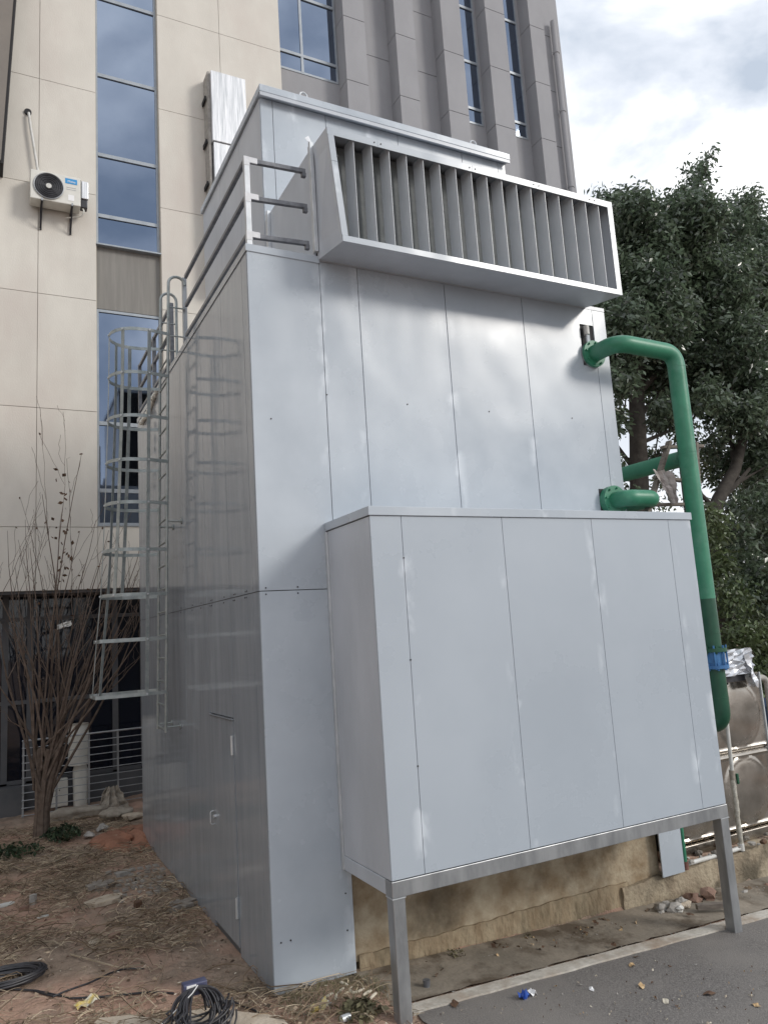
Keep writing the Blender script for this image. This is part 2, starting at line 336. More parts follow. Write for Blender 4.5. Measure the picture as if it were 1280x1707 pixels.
# worn kerb line: slightly raised flat strip
b = MB(); X = [.70+i*.12 for i in range(95)]
V = []; 
for i, x in enumerate(X):
    w0 = -.675+rnd.uniform(-.006,.006); w1 = -.565+rnd.uniform(-.008,.008); z = roadz(x)
    V += [(x,w0,z-.02),(x,w0,z+.012),(x,w1,z+.014),(x,w1,z-.02)]
F = []
for i in range(len(X)-1):
    for j in range(3): F.append((i*4+j,i*4+j+1,i*4+4+j+1,i*4+4+j))
b.add(V, F); tag(b.build('kerb_line', LINE), kind='structure')
# dirty apron between line and wall
b = MB(); V = []; X = [.62+i*.09 for i in range(120)]; Y = [-.51,-.4,-.3,-.2,-.1,.03]
for i, x in enumerate(X):
    for j, y in enumerate(Y):
        V.append((x, y+(rnd.uniform(-.012,.012) if j == 0 else 0), roadz(x)+(.0 if j == 0 else .004+.02*(j/5)**2)+rnd.uniform(-.003,.003)))
ny_ = len(Y); F = [(i*ny_+j,(i+1)*ny_+j,(i+1)*ny_+j+1,i*ny_+j+1) for i in range(len(X)-1) for j in range(ny_-1)]
b.add(V, F); tag(b.build('apron', APRON, smooth=True), kind='structure')

# ------------------------------------------------------------------ big building behind
YB = 7.2
bld = thing('office_building', 'beige and grey rendered office block with tall tinted windows behind the metal tower', 'building', (3,7.2,0))
JZ = [3.34,4.316,6.207,8.115,10.02,11.952,13.868,15.8,17.7,19.6]
G = .007
def panel(x0, x1, z0, z1, yf=YB, th=.04, m=BEI, name='wall_panel'):
    return box(name, (x0+.004,yf,z0+.0045), (x1-.004,yf+th,z1-.0045), m, bld)
colsx = [(-16,-13.2),(-13.2,-10.4),(-10.4,-7.5),(-6.4,-3.9),(-3.9,-1.165),(-1.165,-.277),(.79,1.951),(1.951,3.18)]
for (a, c) in colsx:
    for k in range(len(JZ)-1): panel(a, c, JZ[k], JZ[k+1])
# backing behind the panels
box('wall', (-16,YB+.03,3.35), (-7.49,YB+.5,19.6), BEIJ, bld)
box('wall', (-6.41,YB+.03,3.35), (-.27,YB+.5,19.6), BEIJ, bld)
box('wall', (.785,YB+.03,3.35), (3.175,YB+.5,19.6), BEIJ, bld)
# window bays with spandrels
def glazing(x0, x1, z0, z1, trs, y, mull=(), fr=.045, dep=.05, gm=GLS, open_z=None):
    f = MB(); zz = [z0]+list(trs)+[z1]; xx = [x0]+list(mull)+[x1]
    f.box((x0,y,z0),(x0+fr,y+dep,z1)); f.box((x1-fr,y,z0),(x1,y+dep,z1))
    f.box((x0+fr,y,z0),(x1-fr,y+dep,z0+fr)); f.box((x0+fr,y,z1-fr),(x1-fr,y+dep,z1))
    for t in trs: f.box((x0+fr,y-.004,t-fr*.7),(x1-fr,y+dep,t+fr*.7))
    for q in mull:
        for k in range(len(zz)-1): f.box((q-fr*.6,y-.002,zz[k]+fr*.7),(q+fr*.6,y+dep,zz[k+1]-fr*.7))
    w = f.build('window', WFR, bld)
    for i in range(len(xx)-1):
        for k in range(len(zz)-1):
            tilt = rnd.uniform(-.004,.004)
            p = MB().box((xx[i]+.02,y+.02,zz[k]+.02),(xx[i+1]-.02,y+.032,zz[k+1]-.02), Matrix.Rotation(tilt,3,'X') @ Matrix.Rotation(rnd.uniform(-.004,.004),3,'Z'))
            p.build('pane', gm, w)
    return w
for (xa, xb) in ((-.277,.79),(-7.5,-6.4)):
    glazing(xa, xb, 9.16, 15.2, (9.72,10.86,12.40,13.95), YB+.10)
    glazing(xa, xb, 4.36, 8.02, (4.93,6.05), YB+.10)
    box('spandrel', (xa,YB+.10,8.03), (xb,YB+.3,9.15), SPAN, bld)
    box('spandrel', (xa,YB+.012,3.35), (xb,YB+.3,4.35), BEI, bld)
    box('spandrel', (xa,YB+.10,15.21), (xb,YB+.3,19.6), SPAN, bld)
    for z in (9.153, 4.352): box('sill', (xa,YB-.005,z-.02), (xb,YB+.1,z+.005), WFR, bld)
    box('wall', (xa-.01,YB+.31,3.35), (xb+.01,YB+.5,19.6), DARK, bld)
# grey part: recess plane, pilasters
YR = YB+.38
box('wall', (3.18,YR+.06,3.35), (10.7,YR+.4,19.6), GRYJ, bld)
pil = [(4.62,5.12),(5.87,6.36),(7.1,7.63),(8.36,8.92),(9.68,10.12)]
PJ = [3.35,5.9,7.85,9.8,11.75,13.72,15.22,16.75,18.3,19.6]
for (a, c) in pil:
    for k in range(len(PJ)-1): box('pilaster_panel', (a,YB,PJ[k]+G), (c,YR+.06,PJ[k+1]-G), GRY, bld)
    box('pilaster_core', (a+.008,YB+.008,3.35), (c-.008,YR+.06,19.6), GRYJ, bld)
for (a, c) in ((5.12,5.87),(6.36,7.1)):
    for k in range(len(PJ)-1): box('wall_panel', (a,YR,PJ[k]+G-.4*(k>0)), (c,YR+.055,PJ[k+1]-G-.4), GRY, bld)
def baywin(a, c, wx0, wx1, zb, trs, mull=()):
    ztop = 19.2
    box('wall_panel', (a,YR,3.35), (c,YR+.05,zb), GRY, bld)
    if wx0 > a+.01: box('wall_panel', (a,YR,zb+.001), (wx0,YR+.05,ztop), GRY, bld)
    if wx1 < c-.01: box('wall_panel', (wx1,YR,zb+.001), (c,YR+.05,ztop), GRY, bld)
    glazing(wx0, wx1, zb, ztop, trs, YR-.012, mull)
baywin(3.18,4.62,3.19,4.61,13.86,(14.28,15.66,17.1),(3.80,))
baywin(7.63,8.36,7.85,8.30,13.88,(14.28,15.50,16.95,18.2))
baywin(8.92,9.68,9.16,9.60,13.88,(14.28,15.60,17.05,18.3))
box('end_pier', (10.12,YB+.12,0), (10.72,YB+.9,19.6), GRY, bld)
for z in PJ[3:-1]: box('joint_groove', (10.118,YB+.116,z-.006), (10.40,YB+.121,z+.006), GRYJ, bld)
box('side_wall', (10.42,YB+.9,0), (10.72,22,19.6), GRY, bld)
box('roof', (-16,YB-.05,19.61), (11,22,19.9), GRY, bld)
box('dark_vent', (9.0,YR-.02,11.95), (9.5,YR-.004,12.07), GRYJ, bld)
# brown bay jutting out at the upper left
wb = thing('projecting_bay', 'brown clad bay jutting from the beige wall at the top left corner', 'building bay', (-3,6.9,10.2))
pa = at(27,0,1,6.75); pb = at(6,270,1,6.75); ex = (pa.x-pb.x)/(pa.z-pb.z)
def bay(name, inset, y0, y1, z0, z1, m):
    V = []
    for y in (y0,y1):
        for z in (z0,z1): V += [(-5.5,y,z),(pb.x+ex*(z-pb.z)-inset,y,z)]
    MB().add(V, ((0,1,3,2),(4,6,7,5),(0,4,5,1),(2,3,7,6),(0,2,6,4),(1,5,7,3))).build(name, m, wb)
bay('bay_wall', .035, 6.75, 7.195, pb.z+.03, 17, BRN)
bay('edge_strip', 0, 6.78, 7.195, pb.z, 17.02, DARK)  # dark shell painting the shadow line along the bay edge
wg = thing('light_block_wing', 'added pale block out of view to the left, darkening the light from there', 'building', (-15,0,0))  # unseen wing, added to cut the light from the left
for k,(z0,z1) in enumerate(((0,3.4),(3.4,7.2),(7.2,11))):
    box('light_block_wall', (-17,-12,z0+.01), (-13.2,7.1,z1-.01), BEI, wg)
    for y in np.arange(-11,5,3.1):
        fq = box('window', (-13.22,y,z0+1.0), (-13.15,y+1.5,z1-.5), WFR, wg); box('pane', (-13.15,y+.06,z0+1.06), (-13.14,y+1.44,z1-.56), DGL, fq)
# ground storey: recessed dark glazing under the beige wall
box('soffit', (-16,YB+.04,3.30), (10,8.3,3.345), DADO, bld)
gz = thing('shop_glazing', 'dark recessed ground floor glazing behind the bare shrub', 'glazing', (0,7.9,0))
fm = MB()
mx_ = [-15.5,-13.6,-11.7,-9.8,-7.9,-6,-4.6,-3.1,-1.55,-1.2,.06,.5,1.9,3.3]
for x in mx_: fm.box((x-.045,7.86,.5),(x+.045,7.93,3.3))
for z in (.5,1.68,2.95): 
    for q0,q1 in zip(mx_[:-1],mx_[1:]): fm.box((q0+.045,7.865,z-.03),(q1-.045,7.925,z+.03))
fr = fm.build('window_frame', DADO, gz)
for q0,q1 in zip(mx_[:-1],mx_[1:]):
    for z0,z1 in ((.53,1.65),(1.71,2.92),(2.98,3.3)):
        box('pane', (q0+.045,7.89,z0), (q1-.045,7.9,z1), DGL, gz)
box('dado_wall', (-16,7.62,-.1), (-1.28,7.95,.46), DADO, gz)
box('dado_wall', (-1.28,7.82,-.1), (4,7.95,.46), DADO, gz)
box('backing', (-16,8.3,-.1), (10,8.4,3.34), DARK, gz)
# drain pipe
dp = thing('drain_pipe', 'grey drainpipe running down the far right corner of the grey facade', 'drainpipe', (10.43,7.2,0))
MB().cyl((10.43,7.2,0),(10.43,7.2,17.1),.065,16).build('pipe', GRY, dp, smooth=True)
for z in (4,6,8,10,12.6,14.6,16.2): MB().cyl((10.43,7.2,z),(10.43,7.2,z+.07),.078,16).build('pipe_clip', GRY, dp, smooth=True)
# aluminium duct
du = thing('wall_duct', 'weathered silver sheet metal duct fixed upright on the beige wall', 'duct', (2,7,9))
box('lower_section', (1.68,6.84,8.6), (2.29,7.19,11.30), ALU, du, bevel=.01)
box('upper_section', (1.66,6.82,11.31), (2.31,7.19,12.72), ALU, du, bevel=.01)
box('side_flashing', (1.615,6.9,8.6), (1.655,7.19,12.74), STONE, du)  # the duct's dark left side, set as a darker grey strip
for z in (9.6,10.5,11.33,12.2): box('bracket', (1.575,6.97,z), (1.6,7.19,z+.08), DARK, du)

# AC unit -------------------------------------------------------------
ac = thing('air_conditioner', 'white outdoor air conditioner unit with round fan on two dark brackets', 'air conditioner', (-.92,6.95,9.55))
x0,x1,z0,z1,yf,yb = -1.30,-.55,9.57,10.07,6.88,7.14
body = box('casing', (x0,yf,z0), (x1,yb,z1), ACW, ac, bevel=.012)
cx,cz = x0+.27,(z0+z1)/2
MB().cyl((cx,yf-.006,cz),(cx,yf+.002,cz),.222,40).build('fan_opening', BLK, ac)
for k in range(6):
    r_ = .06+.032*k; ring = [Vector((cx+r_*math.cos(a),yf-.014,cz+r_*math.sin(a))) for a in [2*math.pi*i/36 for i in range(37)]]
    MB().tube(ring, .006 if k < 5 else .009, 6, False).build('grille_ring', BLK if k < 5 else STEEL, ac, smooth=True)
for k in range(4):
    a = math.pi*k/4; MB().bar((cx-.22*math.cos(a),yf-.012,cz-.22*math.sin(a)),(cx+.22*math.cos(a),yf-.012,cz+.22*math.sin(a)),.005).build('grille_spoke', BLK, ac)
MB().cyl((cx,yf-.024,cz),(cx,yf-.006,cz),.042,24).build('fan_hub', WPL, ac)
lb = box('brand_label', (x1-.235,yf-.004,z1-.135), (x1-.055,yf-.0005,z1-.045), LBLUE, ac)
def text(txt, size, loc, m, parent, name='lettering', rx=R(90)):
    cu = bpy.data.curves.new(name, 'FONT'); cu.body = txt; cu.size = size; cu.extrude = .0006
    t = bpy.data.objects.new(name, cu); COL.objects.link(t); t.rotation_euler = (rx,0,0)
    bpy.context.view_layer.update(); me = bpy.data.meshes.new_from_object(t); bpy.data.objects.remove(t)
    me.transform(Matrix.Rotation(rx,4,'X')); me.materials.clear(); me.materials.append(m)
    o = bpy.data.objects.new(name, me); COL.objects.link(o); o.parent = parent; o.location = Vector(loc)-worldloc(parent); return o
text('Midea', .05, (x1-.20,yf-.0055,z1-.112), WHITE, lb)
for k,(a,c) in enumerate(((.20,.06),(.20,.06),(.18,.09))):
    z = z1-.205-.035*k
    if k < 2: box('print_line', (x1-.22,yf-.003,z), (x1-.07,yf-.0005,z+.006), STEEL, ac)
box('rating_sticker', (x1-.19,yf-.003,z0+.07), (x1-.10,yf-.0005,z0+.17), WHITE, ac)
box('valve_cover', (x1+.012,yf+.03,z0+.17), (x1+.12,yf+.2,z1-.02), ALU, ac, bevel=.01)
box('valve_body', (x1+.005,yf+.05,z0+.02), (x1+.11,yf+.18,z0+.16), BLK, ac, bevel=.01)
box('side_edge', (x1,yf+.012,z0+.02), (x1+.006,yf+.028,z1-.02), BLK, ac)
MB().tube(rounded([(x1+.03,yf+.1,z0+.05),(x1+.06,yf+.05,z0-.05),(x1+.02,yf+.1,z0-.12),(x1-.2,yb,z0-.1)],.05), .012, 6).build('refrigerant_pipe', ACW, ac, smooth=True)
for bx in (x0+.17, x1-.13):
    q = MB().bar((bx,yf-.02,z0-.02),(bx,YB-.005,z0-.02),.03,.035); q.bar((bx,YB-.02,z0-.04),(bx,YB-.02,z0-.36),.03,.03,(0,1,0))
    q.bar((bx,yf+.02,z0-.04),(bx,YB-.03,z0-.34),.022,.022); q.build('bracket', BLK, ac)
    box('bracket_bolt', (bx-.012,yf-.03,z0-.03), (bx+.012,yf-.02,z0+.02), STEEL, ac)
cdn = thing('conduit', 'white insulated conduit slanting from a hole in the wall to the air conditioner', 'conduit', (-1.3,7.15,10.1))
MB().tube([(-1.325,7.19,11.25),(-1.325,7.13,11.22),(-1.30,7.12,11.0),(-1.16,7.1,10.05)], .022, 8).build('pipe', WPL, cdn, smooth=True)
MB().cyl((-1.335,7.17,11.27),(-1.335,7.199,11.27),.055,16).build('hole_edge', DARK, cdn)

# ------------------------------------------------------------------ metal tower
tw = thing('metal_tower', 'tall pale grey sheet metal clad tower with louvred hood', 'cooling tower', (1.86,2.5,0))
W_, D_, H_ = 3.735, 5.08, 5.46
box('core', (.014,.014,.95), (W_-.014,D_-.01,H_), BACK, tw)
box('core', (.014,.014,.0), (.60,D_-.01,.949), BACK, tw)
g = .003
def clad(x0,x1,z0,z1,name='cladding_panel',m=CL): return box(name, (x0+g,0,z0+g), (x1-g,.0138,z1-g), m, tw, bevel=.0015)
clad(0,.618,0,2.752); clad(0,.618,2.752,H_)
clad(.618,.963,.9,H_); clad(.963,1.826,.9,H_); clad(1.826,2.69,.9,H_)
q = MB().box((2.69+g,0,.9),(3.385,.0138,H_-g)).box((3.3851,0,.9),(3.565-g,.0138,4.86)).box((3.3851,0,5.29),(3.565-g,.0138,H_-g)); q.build('cladding_panel', CL, tw)
clad(3.565,W_,.9,H_)
for x in (.618,.963,1.826,2.69,3.565): box('seam_strip', (x-g,.009,.9), (x+g,.0138,H_), STEEL, tw)
# opening for the pipe: dark recess with reveal
box('opening_liner', (3.385,.0139,4.86), (3.562,.016,5.29), DARK, tw)
# side cladding
YS = [0,.153,.79,1.54,2.45,3.35,4.25,D_]
for a,c in zip(YS[:-1],YS[1:]):
    yy0 = a+g if a > 0 else .0142
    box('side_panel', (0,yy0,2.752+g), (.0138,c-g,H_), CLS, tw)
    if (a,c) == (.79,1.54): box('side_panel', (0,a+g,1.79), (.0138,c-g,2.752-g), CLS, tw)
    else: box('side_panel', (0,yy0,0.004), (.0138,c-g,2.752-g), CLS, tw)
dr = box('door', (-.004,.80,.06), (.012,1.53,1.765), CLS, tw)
for z in (1.50,.27): MB().cyl((-.012,.815,z),(-.012,.815,z+.15),.012,10).build('hinge', GALV, dr)
MB().tube(rounded([(-.004,1.48,.85),(-.035,1.48,.85),(-.035,1.48,.96),(-.004,1.48,.96)],.02),.005,8).build('handle', GALV, dr, smooth=True)
MB().cyl((-.004,1.40,.93),(-.03,1.40,.93),.014,10).build('lock', GALV, dr)
box('door_drip', (-.016,.79,1.772), (.0,1.56,1.784), CLS, tw)
# right corner strip low and back walls
box('corner_cladding', (3.655,-.012,.06), (3.93,.0,1.3), CL, tw)
box('right_side', (W_-.013,.0142,.9), (W_,D_,H_), CLD, tw)
box('back_side', (.0142,D_-.009,0), (W_-.014,D_,H_), CLD, tw)
# roof
box('roof', (0,0,H_+.001), (W_,D_,5.498), CLD, tw)
box('roof_flashing', (-.008,-.008,5.44), (.62,-.0005,5.50), CL, tw)
box('side_flashing', (-.008,0,5.44), (-.0005,D_,5.50), CLS, tw)
# screws
scr = None
def screw(p, parent=tw, m=BLK, r=.006, ax='y'):
    global scr
    p = Vector(p)
    if scr is None: scr = MB().cyl(p, p+Vector((0,-.004,0)), r, 8).build('screw', m, parent, loc=p); return scr
    c = inst(scr, p, parent); 
    if ax == 'x': c.rotation_euler = (0,0,-math.pi/2)
    return c
for px,py in ((452,698),(679,674),(815,686),(953,697),(545,658)): screw(at(px,py,1,-.0005))
for x in (.05,.3,.55): screw((x,-.0005,2.775)); screw((x,-.0005,2.728)); 
for z in (1.2,.55,.3): screw((.56,-.0005,z))
for x in (.06,.13): screw((x,-.0005,.33))
for y in (.3,.34,.62,.66,.95,1.35,1.4,1.75,2.1,2.6): screw((-.0005,y,2.775),ax='x'); screw((-.0005,y+.02,2.728),ax='x')
# upper plant box
X0,X1,Y0,Y1,ZT = .609,3.67,1.26,3.6,7.88
pb_ = box('upper_box', (X0+.01,Y0+.01,5.5), (X1-.01,Y1-.01,ZT-.01), DARK, tw)
for a,c in ((X0,.74),(.74,1.33),(1.33,2.2),(2.2,3.05),(3.05,3.56),(3.56,X1)):
    box('cladding_panel', (a+g,Y0-.004,5.5), (c-g,Y0+.009,ZT-.02), CL, tw)
for a,c in ((Y0,2.0),(2.0,2.8),(2.8,Y1)): box('side_panel', (X0-.004,a+g if a>Y0 else Y0+.0095,5.5), (X0+.009,c-g,ZT-.02), CLD, tw)
box('right_side', (X1-.009,Y0+.01,5.5), (X1,Y1,ZT-.02), CLD, tw)
box('roof_cap', (X0-.03,Y0-.09,7.875), (X1+.02,Y1+.03,7.955), CL, tw, bevel=.006)
box('cap_lip', (X0-.025,Y0-.085,7.835), (X1+.015,Y0-.07,7.8745), CLD, tw)
for x in (1.08,3.21):
    e_ = MB().tube([(x-.032,Y0-.03,7.955)]+[(x+.04*math.cos(a)*-1,Y0-.03,8.0+.04*math.sin(a)) for a in [math.pi*i/10 for i in range(11)]]+[(x+.032,Y0-.03,7.955)],.009,8)
    e_.build('lifting_eye', GALV, tw, smooth=True)
for x in np.arange(.8,3.6,.33): MB().cyl((x,Y0-.05,7.955),(x,Y0-.05,7.967),.008,8).build('rivet', GALV, tw)
# duct from upper box to the hood
XH0,XH1 = X0,3.487
ZB = 5.50; ZH = 6.50
box('duct_side', (XH0-.002,.045,ZB), (XH0+.010,Y0-.004,ZH), CLD, tw); box('duct_side', (XH1-.010,.045,ZB), (XH1+.002,Y0-.004,ZH), CLD, tw)
box('duct_top', (XH0+.0105,.045,ZH-.012), (XH1-.0105,Y0-.005,ZH), CLD, tw)
box('duct_back', (XH0+.02,Y0-.03,ZB), (XH1-.02,Y0-.01,ZH-.02), DARK, tw)
for yy in (-.035,1.09):
    for sx in (-1,):
        box('flange', (XH0-.035,yy,ZB+.03), (XH0-.0025,yy+.035,ZH+.02), GALV, tw, bevel=.003)
        box('flange_trim', (XH0-.03,yy+.042,ZB+.03), (XH0-.0025,yy+.060,ZH), GALV, tw)
MB().add([(XH0-.05,-.03,ZH+.02),(XH0-.01,-.03,ZH+.01),(XH0-.01,.01,ZH+.02),(XH0-.03,-.01,ZH+.09),(XH0-.07,-.02,ZH+.05)],[(0,1,2),(0,2,3),(0,3,4),(0,1,3),(1,2,3)]).build('sealant_tab', PRIMER, tw)
# hood
hd = MB(); F0b,F0t = -.42,-.42          # front face leans back a little
ZL,ZU = 5.428,6.388
def fy(z): return F0b+(F0t-F0b)*(z-ZL)/(ZU-ZL)
def slab(b, pts, th_dir): 
    P = [Vector(p) for p in pts]; d = Vector(th_dir); b.add(P+[p+d for p in P], ((0,1,2,3),(7,6,5,4),(0,4,5,1),(1,5,6,2),(2,6,7,3),(3,7,4,0)))
hb = MB(); XR = 3.563
def xl(z): return .644-.084*(z-ZL)/(ZU-ZL)
slab(hb, [(xl(ZL),fy(ZL),ZL),(XH0,-.0,5.47),(XH0,.04,6.50),(xl(ZU),fy(ZU),ZU)], (.012,0,0))
slab(hb, [(XR-.012,fy(ZL),ZL),(XH1-.012,-.0,5.47),(XH1-.012,.04,6.50),(XR-.012,fy(ZU),ZU)], (.012,0,0))
slab(hb, [(xl(ZL)+.0125,fy(ZL),ZL),(XR-.0125,fy(ZL),ZL),(XH1-.0125,-.002,5.47),(XH0+.0125,-.002,5.47)], (0,0,.012))
slab(hb, [(xl(ZU)+.0125,fy(ZU),ZU-.012),(XR-.0125,fy(ZU),ZU-.012),(XH1-.0125,.04,6.488),(XH0+.0125,.04,6.488)], (0,0,.012))
hood = hb.build('louvre_hood', CLD, tw)
fw_ = .062
def frame_piece(xa,xb,za,zb,name='hood_frame'):
    b = MB(); slab(b, [(xa,fy(za)-.008,za),(xb,fy(za)-.008,za),(xb,fy(zb)-.008,zb),(xa,fy(zb)-.008,zb)], (0,.0075,0)); return b.build(name, CL, hood)
segx = [xl(ZU), XH0+.40, XH0+1.33, XH0+2.03, XH0+2.70, XR]
for a,c in zip(segx[:-1],segx[1:]): frame_piece(a+.001,c-.001,ZU-fw_,ZU)
frame_piece(xl(ZL),XR,ZL,ZL+.05)
def left_piece(za,zb):
    b = MB(); y=F0b-.008; slab(b, [(xl(za),y,za),(xl(za)+.052,y,za),(xl(zb)+.052,y,zb),(xl(zb),y,zb)], (0,.0075,0)); b.build('hood_frame', CL, hood)
left_piece(ZL+.0505,6.10); left_piece(6.103,ZU-fw_-.0005)
frame_piece(XR-.06,XR,ZL+.0505,6.05); frame_piece(XR-.06,XR,6.053,ZU-fw_-.0005)
for x in segx[1:-1]: screw((x+.03,fy(ZU-.03)-.0085,ZU-.03),hood); screw((x-.03,fy(ZU-.03)-.0085,ZU-.03),hood)
screw((XH0+.03,fy(6.15)-.0085,6.15),hood)
nb = 17; p_ = (XR-.06-.65)/(nb+.55); bl = None
for i in range(nb):
    x = .65+p_*(i+1.0)-.02
    bb = MB(); z0_,z1_ = ZL+.042,ZU-.014
    slab(bb, [(x,fy(z0_)+.006,z0_),(x-.012,fy(z0_)+.15,z0_),(x-.012,fy(z1_)+.15,z1_),(x,fy(z1_)+.006,z1_)], (.004,0,0))
    if bl is None: bl = bb.build('louvre_blade', BLADE, hood, loc=(x,0,z0_)); bx0 = x
    else: inst(bl, (x,0,z0_), hood)
box('hood_shade_sheet', (XH0+.03,-.24,5.46), (XH1-.03,-.225,6.37), HSHADE, hood)  # added sheet close behind the blades, coloured as the hood's inner shade

# guard rail
gr = thing('guard_rail', 'charcoal square tube guard rail around the tower roof edge', 'railing', (.03,.03,5.5))
RZ = [6.25,5.93,5.60]
def rail(p,q): MB().bar(p,q,.032,.036).build('rail', RAILM, gr, bevel=.002)
for z in RZ:
    rail((.03,.045,z),(.03,2.20,z)); rail((.055,.03,z-.012 if z<6 else z),(.535,.0,z)); rail((.03,2.93,z),(.03,5.02,z))
    box('bracket', (.50,-.02,z-.055), (.535,.015,z-.02), RAILM, gr)
def post(x,y,m=RAILM,z1=6.268): 
    return box('post', (x-.022,y-.022,5.499), (x+.022,y+.022,z1), m, gr, bevel=.002)
post(.03,.02,GALV); post(.03,2.27,STEEL); post(.03,2.93); post(.03,5.03); post(.03,3.98)
for z in RZ: box('primer_patch', (.006,-.004,z-.06), (.054,-.0025,z+.015), PRIMER, gr); box('primer_patch', (.055,.0,z-.03), (.12,.0115,z+.017), PRIMER, gr)

# caged ladder
ld = thing('caged_ladder', 'galvanised cage ladder climbing the shaded side of the metal tower', 'ladder', (-.15,2.7,1.5))
yn = lambda z: 2.75-.12*(z-1.56)
XL = -.15
def stile(dy, name='stile'):
    pts = [(XL,yn(z)+dy,z) for z in (1.53,2.5,3.5,4.5,5.5,6.12)]
    c = Vector((XL+.085,yn(6.15)+dy,6.15)); pts += [c+Vector((-.085*math.cos(a),0,.085*math.sin(a))) for a in [math.pi*i/8 for i in range(9)]]
    if dy > .1: pts += [(XL+.17,yn(6)+dy,5.9),(XL+.17,yn(6)+dy,5.5)]
    MB().tube(pts, .0155, 8).build(name, LADM, ld, smooth=True)
stile(0); stile(.42)
z = 1.56
while z < 5.7:
    MB().tube([(XL,yn(z),z),(XL,yn(z)+.42,z)], .0095, 8).build('rung', LADM, ld, smooth=True); z += .238
for z in (5.6,5.9):
    for dy in (0,.42): MB().tube([(XL,yn(z)+dy,z),(XL+.17,yn(z)+dy,z)], .008, 6).build('rung', LADM, ld, smooth=True)
for z in (1.58,3.67):
    for dy in (0,.42):
        MB().tube([(XL,yn(z)+dy,z),(-.002,yn(z)+dy,z)], .010, 8).build('wall_bracket', LADM, ld, smooth=True)
        MB().cyl((-.012,yn(z)+dy,z),(-.002,yn(z)+dy,z),.03,12).build('bracket_plate', LADM, ld)
HZ = [5.609,5.168,4.727,4.282,3.852,3.378,2.929,2.482,1.936]; HD = [.56,.56,.565,.575,.585,.60,.62,.655,.69]
def hoop_pts(z, dep, sq):
    yc = yn(z)+.21; w = .27; P = []
    P.append((XL,yn(z)-.012,z)); P.append((XL-.20,yc-w,z))
    if sq: P += [(XL-dep*.99,yc-w*.92,z),(XL-dep,yc,z),(XL-dep*.99,yc+w*.92,z)]
    else:
        for i in range(11):
            a = math.pi*i/10; P.append((XL-(dep-.25)-.25*math.sin(a), yc-w*math.cos(a), z))
    P.append((XL-.20,yc+w,z)); P.append((XL,yn(z)+.432,z)); return P
H_P = []
for i,(z,dp_) in enumerate(zip(HZ,HD)):
    P = hoop_pts(z,dp_,i >= 7); H_P.append(hoop_pts(z,dp_,False))
    MB().strip(P, .034, .005, (0,0,1)).build('hoop', LADM, ld)
for k in (1,4,7,10,13-1):
    k = min(k,13)
    pts = [Vector(p[k])+Vector((.004 if 3<k<10 else 0,0,0)) for p in H_P]
    if k in (4,12): pts = pts[:7]
    c = [Vector((XL-.25,yn(z)+.21,z)) for z in HZ]
    n_ = (pts[0]-c[0]).normalized(); tdir = n_.cross(Vector((0,0,1)))
    MB().strip(pts, .036, .005, tdir).build('cage_strap', LADM, ld)
    for p in pts: MB().cyl(p+n_*.004, p+n_*.014, .010, 8).build('bolt', GALV, ld)

# spray foam along the far roof edge
fp = [at(262,650,0,-.01)]+[at(x,y,0,-.02) for x,y in ((257,662),(252,676),(247,690),(241,697),(236,705))]
q = MB(); 
for i in range(26):
    t = i/25*(len(fp)-1); k = min(int(t),len(fp)-2); p = fp[k].lerp(fp[k+1],t-k)
    r_ = rnd.uniform(.02,.04); q.tube([p+Vector((0,-r_,0)),p+Vector((rnd.uniform(-.01,.01),0,rnd.uniform(-.02,.01))),p+Vector((0,r_*1.2,-.01))],[r_*.5,r_,r_*.4],7)
for i in range(7):
    p = fp[2]+Vector((-.01,.02*i,-.15*i-.05)); q.tube([p,p+Vector((-.01,.02,-.05)),p+Vector((0,.01,-.1-.03*(i%3)))],[.008,.022,.006],6)
tag(q.build('foam_bead', FOAM, smooth=True), 'lumpy whitish spray foam bead on the far roof edge behind the ladder cage', 'foam')

# ------------------------------------------------------------------ cabinet on legs
cb = thing('equipment_cabinet', 'large pale grey sheet metal box standing on steel legs in front of the tower', 'metal cabinet', (2.1,-.4,0))
cx0,cx1,cy0 = .554,3.682,-.775
box('core', (cx0+.012,cy0+.012,.82), (cx1-.012,-.012,3.19), BACK, cb)
for a,c in zip([cx0,.800,1.663,2.545,3.41],[.800,1.663,2.545,3.41,cx1]):
    box('cladding_panel', (a+.002,cy0,.82), (c-.002,cy0+.0115,3.196), CLC, cb, bevel=.001)
box('side_panel', (cx0,cy0+.0118,.82), (cx0+.0115,-.004,3.192), CLD, cb); box('side_panel', (cx1-.0115,cy0+.0118,.82), (cx1,-.004,3.192), CLD, cb)
box('top_cap', (cx0-.012,cy0-.012,3.198), (cx1+.012,-.004,3.262), CL, cb, bevel=.003)
box('edge_strip', (cx0-.014,-.035,.72), (cx0-.0005,-.003,3.19), GALV, cb, bevel=.002)
box('base_beam', (cx0-.004,cy0-.006,.715), (cx1+.004,cy0+.09,.815), STEEL, cb, bevel=.004)
box('base_beam', (cx0-.003,cy0+.0905,.717), (cx0+.09,-.004,.815), CLD, cb, bevel=.004)
box('base_beam', (cx1-.09,cy0+.0905,.717), (cx1+.003,-.004,.815), STEEL, cb, bevel=.004)
box('floor', (cx0+.091,cy0+.0905,.77), (cx1-.091,-.005,.79), DARK, cb)
for x in (cx0-.002, cx1-.088):
    box('leg', (x,cy0-.004,roadz(x)-.02), (x+.09,cy0+.086,.714), STEEL, cb, bevel=.005)
    MB().box((x-.004,cy0-.008,.708),(x+.094,cy0+.09,.7135)).build('weld_seam', GALV, cb)
for z in (2.9,1.5,2.2): screw((.800,cy0-.0005,z),cb)

